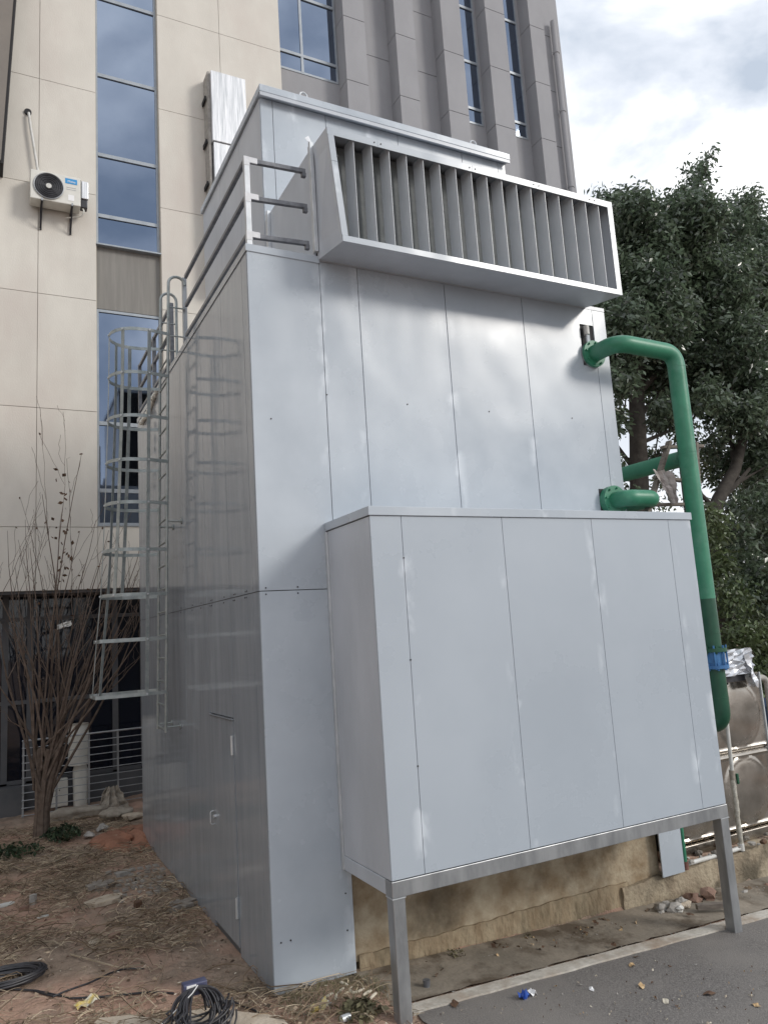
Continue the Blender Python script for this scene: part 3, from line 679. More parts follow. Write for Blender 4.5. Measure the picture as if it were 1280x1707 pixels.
# ------------------------------------------------------------------ plinth and retaining wall
pl = thing('concrete_plinth', 'stained brown concrete plinth under the tower behind the cabinet legs', 'concrete base', (2.1,1,-.3))
def rough_face(name, x0,x1,z0f,z1f,yf,m,par,amp=.01,nx=60,nzz=12,depth=.3,lo=.5):
    V=[];
    for j in range(nzz+1):
        for i in range(nx+1):
            x = x0+(x1-x0)*i/nx; za = z0f(x); zb = z1f(x); z = za+(zb-za)*j/nzz
            V.append((x, yf+float(nz(x,z,9,3))*amp+rnd.uniform(-amp,amp)*lo, z+(rnd.uniform(-.008,.008) if j==nzz and yf<.01 else 0)))
    n1_=nx+1; F=[(j*n1_+i,j*n1_+i+1,(j+1)*n1_+i+1,(j+1)*n1_+i) for j in range(nzz) for i in range(nx)]
    b0=len(V)
    for i in range(n1_): V.append((V[nzz*n1_+i][0], yf+depth, V[nzz*n1_+i][2]))
    F += [(nzz*n1_+i,nzz*n1_+i+1,b0+i+1,b0+i) for i in range(nx)]
    b1=len(V)
    for e_ in (0,nx):
        for j in range(nzz+1): V.append((V[j*n1_+e_][0],yf+depth,V[j*n1_+e_][2]))
    for s_,e_ in enumerate((0,nx)):
        for j in range(nzz): F.append((j*n1_+e_,(j+1)*n1_+e_,b1+s_*(nzz+1)+j+1,b1+s_*(nzz+1)+j))
    return MB().add(V,F).build(name, m, par, smooth=True)
rough_face('plinth_wall', .625,3.70, lambda x:.04, lambda x:.96, .075, CONC, pl, .004, 70, 20, .4)
def foot_top(x): return .082+.004*math.sin(x*3.1)+.004*math.sin(x*13)+.003*math.sin(x*37)
rough_face('footing', .67,3.3, lambda x:-.32, foot_top, .056, FOOT, pl, .005, 200, 10, .1, .9)
box('plinth_core', (.64,.3,-.3), (3.7,5.0,.94), CONC, pl)
box('timber_edge', (.603,.02,-.05), (.622,.06,.95), WOOD, pl)
rw = thing('retaining_wall', 'low brown concrete retaining wall running right from the tower', 'wall', (6,.1,-.4))
rough_face('wall_face', 3.205,9.5, lambda x:-.6, lambda x:.055+.022*(x-3.9)*(x>3.9)+.01*math.sin(x*9), .03, CURB, rw, .012, 160, 10, .22, .9)

# ------------------------------------------------------------------ green pipes
def flange(p, q, r, par, m=GREEN, bolts=8, name='flange'):
    f = MB().cyl(p,q,r,24).build(name, m, par, smooth=True)
    p=Vector(p);q=Vector(q); d=(q-p).normalized(); a=d.orthogonal().normalized(); b=d.cross(a)
    for k in range(bolts):
        an=2*math.pi*k/bolts+.2; c=(p+(a*math.cos(an)+b*math.sin(an))*r*.84)
        MB().cyl(c-d*.018,c+d*((q-p).length+.018),.010,6).build('bolt', m, f)
gp = thing('green_pipe', 'thick green pipe leaving the tower high up, bending over and dropping down its right side', 'pipe', (4.26,-.35,1.3))
RP=.084; vx,vy=4.262,-.35
top = rounded([(3.50,.0,4.975),(3.50,-.35,4.975),(vx,vy,4.955),(vx,vy,3.93)],.16,8)
MB().tube(top[:-1]+[(vx,vy,3.9)],RP,20,False).build('upper_pipe', GREEN, gp, smooth=True)
MB().cyl((vx,vy,3.9),(vx,vy,2.515),RP,20).build('vertical_pipe', GREEN, gp, smooth=True)
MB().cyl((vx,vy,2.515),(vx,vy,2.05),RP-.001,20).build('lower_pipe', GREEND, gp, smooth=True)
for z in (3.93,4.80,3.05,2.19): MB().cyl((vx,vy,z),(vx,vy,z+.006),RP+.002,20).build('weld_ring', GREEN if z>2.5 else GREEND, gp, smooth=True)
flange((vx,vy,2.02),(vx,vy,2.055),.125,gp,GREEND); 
MB().cyl((vx,vy,1.90),(vx,vy,2.018),.10,20).build('coupling', BLUE, gp, smooth=True)
for k in range(8):
    an=2*math.pi*k/8; MB().cyl((vx+.115*math.cos(an),vy+.115*math.sin(an),1.86),(vx+.115*math.cos(an),vy+.115*math.sin(an),2.08),.009,6).build('bolt', BLUE, gp)
flange((vx,vy,1.868),(vx,vy,1.899),.125,gp,BLUE)
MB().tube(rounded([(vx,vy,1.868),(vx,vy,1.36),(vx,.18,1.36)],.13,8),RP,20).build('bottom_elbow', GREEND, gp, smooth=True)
MB().cyl((vx,vy,1.60),(vx,vy,1.606),RP+.003,20).build('weld_ring', GREEND, gp)
flange((3.50,-.05,4.975),(3.50,-.018,4.975),.135,gp); flange((3.50,-.017,4.975),(3.50,.012,4.975),.135,gp,STEEL)
MB().tube(rounded([(vx,vy,3.9),(4.5,-.1,3.95),(4.5,3.2,4.0),(3.72,3.2,4.0)],.15,6),RP,20,False).build('branch_pipe', GREEN, gp, smooth=True)
MB().tube([(3.44,-.03,5.04),(3.44,-.03,5.2)],.016,8).build('air_valve', GALV, gp, smooth=True)
MB().tube([(3.44,-.03,5.17),(3.44,-.03,5.26)],.028,10).build('air_valve_cap', WPL, gp, smooth=True)
MB().tube([(3.50,.008,5.06),(3.50,.008,5.26)],.010,8).build('air_valve', GALV, gp, smooth=True)
lp = thing('outlet_pipe', 'short green flanged pipe stub bending just above the cabinet top', 'pipe', (3.6,-.1,3.5))
MB().tube(rounded([(3.54,.0,3.50),(3.54,-.20,3.50),(3.90,-.21,3.50),(3.93,.9,3.50)],.10,8),.08,20).build('pipe', GREEN, lp, smooth=True)
flange((3.54,-.07,3.50),(3.54,-.035,3.50),.145,lp); flange((3.54,-.034,3.50),(3.54,-.004,3.50),.145,lp)
box('pipe_opening', (3.40,-.003,3.36), (3.48,-.0005,3.62), DARK, lp)
for y in (.25,): MB().cyl((3.925,y,3.5),(3.925,y+.006,3.5),.083,20).build('weld_ring', GREEN, lp)
sp = thing('small_green_pipe', 'slim green pipe dropping to the rubble beside the tower corner', 'pipe', (3.99,.03,.06))
MB().cyl((3.985,.03,.09),(3.985,.03,2.6),.022,12).build('pipe', GREEN, sp, smooth=True)
MB().cyl((3.985,.03,.06),(3.985,.03,.13),.03,12).build('rusty_foot', REDB, sp, smooth=True)

# wooden ladder piece with rag
wl = thing('wooden_ladder', 'weathered wooden ladder leaning behind the green pipe', 'ladder', (4.4,-.1,3.3))
lt,lbm = at(1115,736,1,-.13), at(1070,880,1,-.13); r1,r2 = at(1158,738,1,-.13), at(1166,880,1,-.13)
MB().bar(lt,lbm+(lbm-lt)*.5,.035,.06,(0,1,0)).build('stile', WOOD, wl, bevel=.004)
MB().bar(r1,r2+(r2-r1)*.5,.035,.06,(0,1,0)).build('stile', WOOD, wl, bevel=.004)
for (xa,ya,xb,yb_) in ((1105,746,1170,744),(1092,796,1165,804),(1080,842,1168,840)):
    MB().bar(at(xa,ya,1,-.12)-Vector((.02,0,0)),at(xb,yb_,1,-.12),.03,.055,(0,1,0)).build('rung', WOOD, wl, bevel=.004)
def crumple(name, m, ctr, ux, uy, sx, sy, n, amp, outline=None, parent=None, seed=1, th=0):
    rr = random.Random(seed); ctr=Vector(ctr); ux=Vector(ux).normalized(); uy=Vector(uy).normalized(); nn=ux.cross(uy)
    V=[];F=[]
    for j in range(n+1):
        for i in range(n+1):
            u=i/n-.5; v=j/n-.5; k=1
            if outline: k=outline(v+.5)
            V.append(ctr+ux*(u*sx*k+rr.uniform(-.03,.03)*sx)+uy*(v*sy+rr.uniform(-.03,.03)*sy)+nn*(rr.uniform(-amp,amp)+amp*1.2*math.sin(i*1.9+seed)))
    F=[(j*(n+1)+i,j*(n+1)+i+1,(j+1)*(n+1)+i+1,(j+1)*(n+1)+i) for j in range(n) for i in range(n)]
    o = MB().add(V,F).build(name,m,parent,fix=False)
    s_=o.modifiers.new('thickness','SOLIDIFY'); s_.thickness=th or .002
    return o
c_=at(1112,812,1,-.19)
tag(crumple('plastic_rag', RAG, c_, (1,0,0),(.35,0,-1),.24,.34,7,.02,lambda v:1.1-.75*v,seed=4), 'dusty torn plastic rag hanging from the wooden ladder rung', 'rag')

# ------------------------------------------------------------------ steel water tank
tk = thing('water_tank', 'brownish stainless steel panel water tank behind the retaining wall', 'water tank', (4.8,1.2,.12))
tx=[3.95,4.775,5.60]; tzs=[.19,.945,1.70]; YT=.22
box('core', (3.97,YT+.03,.2), (5.58,2.2,1.69), DARK, tk)
def tankpanel(w,h,loc):
    n=44; V=[]
    for j in range(n+1):
        for i in range(n+1):
            u=i/n*2-1; v=j/n*2-1; r_=math.hypot(u*w/2,v*h/2); hh=0
            R_=min(w,h)/2*.86; d=0
            if r_<R_: d=.030*math.sqrt(max(0,1-(r_/R_)**2))
            d+=.010*math.exp(-((r_-R_)/.012)**2)
            for e_ in (.915,): 
                m1=max(abs(u),abs(v)); d+=.013*math.exp(-((m1-e_)/.018)**2)
            if abs(u)>.985 or abs(v)>.985: d-=.02
            V.append((loc[0]+w*i/n,loc[1]-d,loc[2]+h*j/n))
    return MB().add(V,[(j*(n+1)+i,j*(n+1)+i+1,(j+1)*(n+1)+i+1,(j+1)*(n+1)+i) for j in range(n) for i in range(n)]).build('tank_panel',STAIN,tk,loc=loc,smooth=True)
tp=tankpanel(.82,.75,(tx[0],YT,tzs[0]))
for a,c in ((1,0),(0,1),(1,1)): inst(tp,(tx[a]+.001,YT,tzs[c]+.002))
box('side_sheet', (5.585,YT+.02,.19), (5.60,2.2,1.70), STAIN, tk); box('tank_top', (3.95,YT,1.705), (5.6,2.2,1.72), STAIN, tk)
box('base_beam', (3.9,YT-.03,.09), (5.75,YT+.06,.185), STAIN, tk, bevel=.006)
box('base_beam', (3.9,2.1,.09), (5.75,2.2,.185), STAIN, tk)
box('corner_angle', (5.592,YT-.012,.19), (5.606,YT+.015,1.72), GALV, tk)
# foil covered cap on the tank
fo = at(1222,1110,1,.12)
f_ = thing('foil_cover', 'crumpled silver foil sheet wrapped over the tank top behind the green pipe', 'foil', (fo.x,.15,1.6))
crumple('foil_sheet', FOIL, (fo.x+.03,.10,1.86), (1,0,0),(0,.0,1), .46,.26,9,.022,seed=9,parent=f_)
crumple('foil_sheet', FOIL, (fo.x+.22,.12,1.76), (.4,.6,0),(-.3,.0,1), .20,.36,7,.02,seed=12,parent=f_)
box('wrapped_box', (fo.x-.15,.16,1.722), (fo.x+.22,.5,1.93), FOIL, f_)
box('dark_gap', (fo.x-.16,.135,1.66), (fo.x+.17,.15,1.79), BLK, f_)
gy = thing('grey_pipe', 'grey plastic pipe elbow leaving the tank top at the right edge', 'pipe', (5.9,.5,.2))
MB().tube(rounded([(5.45,.5,1.62),(6.08,.5,1.62),(6.08,.5,.1)],.10,8),.035,14).build('pipe', STONE, gy, smooth=True)
MB().cyl((5.74,.5,1.62),(5.79,.5,1.62),.045,14).build('socket', WPL, gy, smooth=True)
wp = thing('white_drain_pipe', 'thin white plastic pipe, lower half dirty, in front of the steel tank', 'pipe', (4.8,.08,.08))
MB().tube([(4.78,.02,1.7),(4.79,.05,.80)],.019,10).build('pipe', WPL, wp, smooth=True)
zz=[.76-.0455*i for i in range(16)]
MB().tube([(4.79+rnd.uniform(-.004,.004),.055,z) for z in zz],[rnd.uniform(.021,.029) for z in zz],10).build('wrapped_section', DPLS, wp, smooth=True)
MB().cyl((4.79,.052,.74),(4.79,.052,.83),.028,12).build('valve', SACK, wp, smooth=True)
box('valve_handle', (4.805,.01,.70), (4.83,.03,.80), GREEND, wp, bevel=.004)
MB().tube([(4.80,.06,.10),(4.5,.05,.095),(4.05,.06,.09)],.02,10).build('pipe', WPL, wp, smooth=True)
MB().cyl((4.79,.055,.075),(4.79,.055,.14),.028,12).build('elbow', WPL, wp, smooth=True)
br = thing('blue_barrel', 'dark blue drum standing behind the grey pipe at the right edge', 'barrel', (6.9,1.2,.1))
MB().tube([(6.95,1.2,.1),(6.95,1.2,.4),(6.95,1.2,.42),(6.95,1.2,1.2),(6.95,1.2,1.25)],[.28,.29,.30,.29,.2],20).build('drum', mat('navy_plastic',(.012,.03,.07),(.02,.045,.1),6,.5), br, smooth=True)

# ------------------------------------------------------------------ trees at the right
def leaves(name, centres, n, size, m, parent, seed, droop=.7):
    rg=np.random.default_rng(seed); C=np.array([c[:3] for c in centres]); RR=np.array([c[3] for c in centres]); RZ_=np.array([c[4] for c in centres])
    vol=RR**2*RZ_**.9; idx=rg.choice(len(C),n,p=vol/vol.sum())
    d=rg.normal(size=(n,3)); d/=np.linalg.norm(d,axis=1)[:,None]; rad=rg.random(n)**.45
    # sub-clumps: snap directions towards local sprig centres
    P=C[idx]+d*rad[:,None]*np.stack([RR[idx],RR[idx],RZ_[idx]],1)
    sp_=rg.integers(0,n//11,n); sc=P[sp_*11%n]; P=np.where((rg.random(n)<.82)[:,None], sc+rg.normal(size=(n,3))*size*.85, P)
    L_=size*rg.uniform(.55,1.45,n); a=rg.uniform(0,2*np.pi,n); el=-rg.uniform(-.1,1.5,n)*droop
    ax=np.stack([np.cos(a)*np.cos(el),np.sin(a)*np.cos(el),np.sin(el)],1)
    rv=rg.normal(size=(n,3)); s_=np.cross(ax,rv); s_/=np.linalg.norm(s_,axis=1)[:,None]; w=L_*.21
    V=np.stack([P,P+ax*L_[:,None]*.5+s_*w[:,None],P+ax*L_[:,None]*1.0+np.array([0,0,-.12])*L_[:,None],P+ax*L_[:,None]*.5-s_*w[:,None]],1).reshape(-1,3)
    F=np.arange(n*4).reshape(n,4)
    me=bpy.data.meshes.new(name); off=np.array(worldloc(parent)) if parent else np.zeros(3)
    me.vertices.add(len(V)); me.vertices.foreach_set('co',(V-off).ravel())
    T=np.concatenate([F[:,[0,1,2]],F[:,[0,2,3]]],1).reshape(-1,3)
    me.loops.add(T.size); me.loops.foreach_set('vertex_index',T.ravel().astype(np.int32))
    me.polygons.add(len(T)); me.polygons.foreach_set('loop_start',(np.arange(len(T))*3).astype(np.int32)); me.polygons.foreach_set('loop_total',np.full(len(T),3,np.int32))
    me.update(); me.validate(); me.materials.append(m)
    o=bpy.data.objects.new(name,me); COL.objects.link(o); o.parent=parent; return o
def branches(b, p, d, r, ln, lvl, rr, spread=.6, n=6, up_=.12, end=None):
    pts=[Vector(p)]; rad=[r]; d=Vector(d).normalized()
    for k in range(4):
        d=(d+Vector((rr.uniform(-1,1),rr.uniform(-1,1),rr.uniform(-.3,.8)*up_*5))*.13).normalized(); pts.append(pts[-1]+d*ln/4); rad.append(r*(1-.14*(k+1)))
    b.tube(pts,rad,n,False)
    if lvl>0:
        for k in range(rr.choice((2,3))):
            i=rr.choice((2,3,4)); nd=(d+Vector((rr.uniform(-1,1),rr.uniform(-1,1),rr.uniform(-.1,.6)))*spread).normalized()
            branches(b,pts[i],nd,rad[i]*.72,ln*rr.uniform(.4,.6),lvl-1,rr,spread,max(4,n-1),up_)
def pxs(lst, y, jit, rr):
    out=[]
    for px,py,rp in lst:
        for k in range(2):
            yy=y+rr.uniform(-jit,jit); p=at(px+rr.uniform(-.25,.25)*rp,py+rr.uniform(-.2,.2)*rp,1,yy); dist=(p-CAM).dot(fw); r_=rp*dist/FPX
            out.append((p.x,p.y,p.z,r_,r_*.95))
    return out
rr=random.Random(5)
tA=at(1062,980,1,5.2); 
ta=thing('broadleaf_tree', 'tall dark broadleaf tree behind the green pipe, right of the tower', 'tree', (tA.x,5.2,.1))
b=MB(); tr0=Vector((tA.x,5.2,-.2)); trunk_pts=[tr0]+[at(px,py,1,5.2) for px,py in ((1066,840),(1063,740),(1060,650),(1075,540),(1110,420))]
b.tube(trunk_pts,[.24,.19,.17,.15,.11,.06],12); b.build('trunk',BARK,ta,smooth=True)
b=MB()
for px,py,qx,qy,r_ in ((1062,740,1020,650,.07),(1062,700,1110,640,.07),(1066,800,1000,690,.06),(1060,650,1030,500,.08),(1060,660,1150,560,.07),(1066,820,1120,730,.05),(1075,540,1060,400,.06),(1075,560,1170,430,.07),(1063,740,1150,700,.05)):
    p=at(px,py,1,5.2); q=at(qx,qy,1,5.2+rr.uniform(-.8,.8)); d=(q-p)*.72; branches(b,p,d,r_,d.length,2,rr,.55,7,.0)
b.build('branches',BARK,ta,smooth=True)
cl1=[(1110,680,30),(1060,820,14),(1000,352,32),(1048,350,40),(1030,400,48),(1085,400,46),(1010,460,50),(1070,470,60),(1120,350,30),(1130,440,60),(1040,540,60),(1105,540,65),(1020,620,34),(1090,610,40),(1160,520,60),(1010,580,36),(1140,600,48),(1165,290,20),(1150,325,26),(1182,262,12),(1160,370,46),(1020,700,26),(1100,700,24),(1045,640,28),(1150,660,34),(1085,760,18),(1010,770,20)]
leaves('crown', pxs(cl1,5.2,1.3,rr), 92000, .115, LEAF, ta, 3)
tB=at(1178,900,1,4.4)
tb_=thing('broadleaf_tree', 'wide dark tree at the right edge with drooping leaves over the steel tank', 'tree', (tB.x,4.4,.1))
b=MB(); b.tube([(tB.x,4.4,-.2)]+[at(px,py,1,4.4) for px,py in ((1178,880),(1198,830),(1225,780),(1245,700),(1250,600))],[.17,.14,.13,.11,.08,.05],10); b.build('trunk',BARK,tb_,smooth=True)
b=MB()
for px,py,qx,qy,r_ in ((1190,850,1150,800,.06),(1200,830,1280,760,.07),(1225,780,1200,680,.06),(1245,700,1290,600,.05),(1178,890,1260,870,.05),(1245,700,1200,560,.05)):
    p=at(px,py,1,4.4); q=at(qx,qy,1,4.4+rr.uniform(-.6,.6)); d=(q-p)*.72; branches(b,p,d,r_,d.length,2,rr,.55,6,.0)
b.build('branches',BARK,tb_,smooth=True)
cl2=[(1180,650,34),(1200,680,34),(1240,690,40),(1280,690,40),(1180,750,22),(1225,770,30),(1280,780,36),(1230,840,26),(1275,840,34),(1235,350,36),(1255,400,46),(1210,380,40),(1275,470,60),(1215,470,60),(1240,560,60),(1290,570,60),(1200,600,44),(1270,650,48),(1220,670,34),(1285,730,36),(1250,740,26),(1200,720,22),(1270,800,30),(1300,880,50),(1225,900,32),(1260,950,48),(1220,985,36),(1290,980,50),(1190,800,18),(1210,1040,30),(1260,1040,40)]
leaves('crown', pxs(cl2,4.6,1.1,rr), 78000, .11, LEAF, tb_, 4)
cl3=[(1050,880,20),(1190,880,30),(1220,1000,34),(1250,1060,34),(1215,1070,22),(1280,1080,44),(1195,940,24),(1180,860,20),(1250,1130,40),(1290,1180,50)]
bu=thing('undergrowth_bush', 'pale green leafy bush filling the gap above the foil covered tank', 'bush', (8,3.4,.1))
leaves('foliage', pxs(cl3,3.4,.6,rr), 9000, .10, LEAF2, bu, 8)
b=MB()
for k in range(9): branches(b,(8+rr.uniform(-.8,.8),3.4+rr.uniform(-.4,.4),0),(rr.uniform(-.4,.4),0,1),.03,1.8,2,rr,.5,5)
b.build('stems',BARK,bu,smooth=True)
# far trees seen through the gaps
for k,(px,py,yy,n_) in enumerate(((1080,840,14,9000),(1250,860,15,9000))):
    c=at(px,py,1,yy); f=thing('distant_tree', ('distant olive green tree seen through the gap beside the wooden ladder','distant tree low behind the right hand tree trunk')[k],'tree',(c.x,yy,.1))
    MB().tube([(c.x,yy,-.2),(c.x,yy,c.z)],[.2,.1],8).build('trunk',BARK,f,smooth=True)
    cc=[(c.x+rr.uniform(-3,3),yy+rr.uniform(-1,1),c.z-rr.uniform(0,3.2),rr.uniform(.8,1.4),rr.uniform(.7,1.1)) for _ in range(9)]
    leaves('crown',cc,n_,.17,LEAF2,f,20+k)
cl4=[(1010,680,40),(1060,620,50),(1120,660,50),(1180,620,50),(1240,660,60),(1030,780,26),(1110,800,22),(1180,760,36),(1240,800,44),(1280,700,50),(1000,600,40),(1140,720,30)]
c=at(1140,800,1,8.2); f=thing('background_tree','hazy green tree filling the gaps behind the two nearer trees','tree',(c.x,8.2,.1))
MB().tube([(c.x,8.2,-.2),(c.x,8.2,c.z+1)],[.16,.08],8).build('trunk',BARK,f,smooth=True)
leaves('crown',pxs(cl4,8.2,.9,rr),17000,.13,LEAF2,f,33)
# dark tree masses opposite, off to the left and right of the view, are not built

# ------------------------------------------------------------------ bare shrub
sh=thing('bare_shrub', 'leafless many stemmed shrub in front of the dark ground floor glazing', 'shrub', (-1.13,6.0,.02))
b=MB(); 
for k in range(7):
    a=k*.9; b.tube([(-1.13+.06*math.cos(a),6+.06*math.sin(a),-.05),(-1.12+.05*math.cos(a),6+.05*math.sin(a),.35),(-1.08+.10*math.cos(a),6+.07*math.sin(a),.75),(-1.02+.16*math.cos(a),6+.1*math.sin(a),1.15)],[.055,.045,.036,.026],7)
b.build('trunk',STEM,sh,smooth=True)
rs=random.Random(21); b=MB(); tips=[]
def stemgrow(p,q,r,curve,lvl):
    p=Vector(p); q=Vector(q); n=7; pts=[];rad=[]; off=Vector((rs.uniform(-1,1),rs.uniform(-1,1),0))*curve
    for i in range(n+1):
        t=i/n; pts.append(p.lerp(q,t)+off*math.sin(t*math.pi)+Vector((rs.uniform(-1,1),rs.uniform(-1,1),rs.uniform(-1,1)))*.014); rad.append(max(.0022,r*(1-t*.85)))
    b.tube(pts,rad,4 if r<.009 else 5,False); tips.append(pts[-1])
    if lvl>0:
        for k in range(rs.choice((2,3,4)) if lvl>1 else rs.choice((1,2,3))):
            i=rs.randint(2,6); L_=(q-p).length*rs.uniform(.22,.5); d=(q-p).normalized()+Vector((rs.uniform(-.7,.7),rs.uniform(-.6,.6),rs.uniform(.0,.7)))
            stemgrow(pts[i],pts[i]+d.normalized()*L_,rad[i]*.6,.05,lvl-1)
ends=[(125,745),(60,790),(30,830),(0,850),(-30,930),(95,800),(150,830),(10,1000),(-40,1080),(170,850),(45,900),(120,850),(190,900),(215,930),(240,905),(235,980),(200,960),(255,950),(180,1000),(222,1010),(140,990),(20,930),(-20,850),(160,930),(205,1060),(250,1020),(230,870),(175,930)]
for k,(px,py) in enumerate(ends):
    q=at(px+(12 if py<900 else 4),py+(35 if py<860 and px!=125 else 12),1,6+rs.uniform(-.35,.3)); a=rs.uniform(0,6.28); p=(-1.10+.12*math.cos(a),6+.08*math.sin(a),rs.uniform(.6,1.1))
    stemgrow(p,q,rs.uniform(.013,.023),.16,2)
b.build('branches',STEM,sh,smooth=True)
b=MB()
def leafquad(b,p,s,rs):
    d=Vector((rs.uniform(-1,1),rs.uniform(-1,1),rs.uniform(-1.4,.3))).normalized(); w=d.cross(Vector((rs.uniform(-1,1),rs.uniform(-1,1),rs.uniform(-1,1)))).normalized()*s*.35
    p=Vector(p); b.add([p,p+d*s*.5+w,p+d*s,p+d*s*.5-w],[(0,1,2),(0,2,3)])
for k in range(46):
    p=at(rs.gauss(108,8),rs.uniform(770,970),1,6+rs.uniform(-.1,.1)); leafquad(b,p,rs.uniform(.04,.09),rs)
for k in range(45): leafquad(b,rs.choice(tips),rs.uniform(.03,.06),rs)
b.build('dead_leaves',DRY,sh,fix=False)
pbg=at(108,1042,1,5.85)
tag(crumple('plastic_scrap', WPL, pbg, (1,0,.25),(0,.2,1),.18,.07,5,.012,seed=3), 'white plastic scrap caught in the bare shrub branches', 'plastic scrap')
# weeds round its foot
def weed(name,label,c,r,h,n,m,size,seed):
    rg=random.Random(seed); t=thing(name,label,'weed',c); b=MB(); s=MB()
    for k in range(n):
        a=rg.uniform(0,6.28); d=r*math.sqrt(rg.random()); top=Vector(c)+Vector((d*math.cos(a),d*math.sin(a),h*rg.uniform(.3,1)*(1-.5*d/r)))
        if k%5==0: s.tube([Vector(c)+Vector((d*.3*math.cos(a),d*.3*math.sin(a),-.03)),top],[.004,.002],4,False)
        leafquad(b,top,size*rg.uniform(.6,1.3),rg)
    b.build('leaves',m,t,fix=False); s.build('stems',m,t); return t
weed('weed','dark green weed at the foot of the bare shrub',tuple(at(105,1398,2,.03)),.24,.22,300,WEED,.05,1)
weed('weed','low dark green weed patch at the left edge of the soil',tuple(at(22,1425,2,.03)),.34,.13,300,WEED,.05,2)
weed('weed','small dull weed against the footing behind the left cabinet leg',(1.42,-.03,roadz(1.4)+.01),.08,.05,60,GRASS,.02,3)
weed('weed','tiny dark weed in the gutter near the middle of the footing',(2.1,-.03,roadz(2.1)+.01),.05,.03,30,GRASS,.018,4)
weed('weed','grassy tuft beside the left cabinet leg next to the wood chips',tuple(at(600,1692,2,-.0)),.14,.10,200,GRASS,.05,5)

# ------------------------------------------------------------------ wire fence and things behind it
fc=thing('bar_fence','stainless bar fence of thin horizontal rods between shrub and tower','fence',(-.3,7.35,.04))
for x in (-1.30,-.85,-.40,.02,.40,.75): box('post',(x-.013,7.335,.0),(x+.013,7.36,1.16),STEEL,fc)
for k in range(11):
    z=.10+k*.105; MB().tube([(-1.32,7.325,z),(.95,7.325,z+.01)],.0065 if k<10 else .015,6).build('rod',STEEL,fc,smooth=True)
ct=thing('white_drum','cream ribbed plastic drum on a white post behind the bar fence','drum',(-.53,7.5,.6))
MB().tube([(-.53,7.55,.69+.06*i) for i in range(11)],[.150-.004*(i%2) for i in range(11)],18).build('drum',ACW,ct,smooth=True)
MB().tube([(-.53,7.55,1.285),(-.53,7.55,1.30)],[.156,.15],18).build('lid',SACK,ct,smooth=True)
MB().tube([(-.50,7.57,.0),(-.50,7.57,.60),(-.50,7.57,.68)],[.10,.11,.09],12).build('pedestal',ACW,ct,smooth=True)
bx_=thing('outlet_box','cream junction box with small holes low behind the bar fence','junction box',(-.8,7.55,.15))
box('box',(-1.02,7.5,.12),(-.68,7.62,.52),ACW,bx_,bevel=.01)
for i in range(5): MB().cyl((-.9+.05*(i%3),7.495,.36-.06*(i//3)),(-.9+.05*(i%3),7.499,.36-.06*(i//3)),.010,8).build('hole',BLK,bx_)
# sacks and sheet lumps
def lump(name,label,cat,c,sx,sy,sz,m,seed,rough=.18,sub=3,group=None,rotz=0):
    bm=bmesh.new(); bmesh.ops.create_icosphere(bm,subdivisions=sub,radius=1); rg=random.Random(seed); ph=[rg.uniform(0,6) for _ in range(6)]
    for v in bm.verts:
        p=v.co; k=1+rough*.5*(abs(math.sin(p.x*5.3+p.y*2+ph[5]))-.5)*(sub>3)+rough*(math.sin(p.x*3.1+ph[0])+math.sin(p.y*4.3+ph[1])+math.sin(p.z*3.7+ph[2]))*.5+rough*.35*(math.sin(p.x*9+ph[3])*math.sin(p.y*8+ph[4]))
        q=Vector((p.x*sx*k,p.y*sy*k,max(p.z,-.45)*sz*k)); v.co=q
    bmesh.ops.rotate(bm,verts=bm.verts,cent=(0,0,0),matrix=Matrix.Rotation(rotz,3,'Z'))
    me=bpy.data.meshes.new(name); bm.to_mesh(me); bm.free(); me.materials.append(m)
    if sub>2: me.polygons.foreach_set('use_smooth',[True]*len(me.polygons))
    o=bpy.data.objects.new(name,me); COL.objects.link(o); o.location=c; return tag(o,label,cat,group)
tag(crumple('sack',SACK,(-.1,7.08,.17),(1,0,0),(0,.55,1),.50,.42,9,.03,lambda v:1.1-.8*v,seed=3,th=.01),'pale peaked plastic sack heaped in front of the bar fence','sack')
lump('sack','flattened grey sack lying at the fence beside the shrub','sack',(-.6,6.95,.09),.42,.16,.09,SACK,5,.22,4)
lump('sack','wrinkled brown sack against the tower side near the fence','sack',(.28-.4,6.55,.08),.2,.18,.09,SACK,9,.25,4)
for k,(px,py,s_,lbl,m_) in enumerate(((222,1362,.13,'flat tan stone by the tower side, nearest the fence',SLAB),(170,1380,.10,'small tan stone in front of the flattened sack',STONE),(150,1392,.09,'grey stone right of the shrub foot',STONE),(190,1398,.07,'rounded stone between shrub and tower',SLAB),(205,1345,.10,'stone half under the brown sack',STONE))):
    p=at(px,py,2,.05); lump('stone',lbl,'stone',tuple(p),s_,s_*.7,s_*.5,m_,30+k,.3,2,rotz=k)

# ------------------------------------------------------------------ litter and debris on the soil
def gz_(x,y): return float(groundz(x,y))
# H shaped turf pavers
def cross_paver(name,label,px,py,rot,s=.17,zl=.03):
    p=at(px,py,2,.03); t=s; a=s*.36
    pts=[(-t,-a),(-a,-a),(-a,-t*.8),(a,-t*.8),(a,-a),(t,-a),(t,a),(a,a),(a,t*.8),(-a,t*.8),(-a,a),(-t,a)]
    c_,s_=math.cos(rot),math.sin(rot); P=[(p.x+x*c_-y*s_,p.y+x*s_+y*c_) for x,y in pts]
    return tag(MB().poly(P,gz_(p.x,p.y)-.01,gz_(p.x,p.y)+zl+.03).build(name,PALEC,bevel=.006),label,'paving block')
cross_paver('turf_paver','grey cross shaped paving block lying loose beside the tower foot',303,1509,.5,.14)
cross_paver('turf_paver','grey notched paving block upper left on the soil',167,1478,.2,.13)
pv=thing('turf_paving','patch of small grey paving blocks sunk in the soil beside the tower','paving',(-.45,3.1,0)); base=None
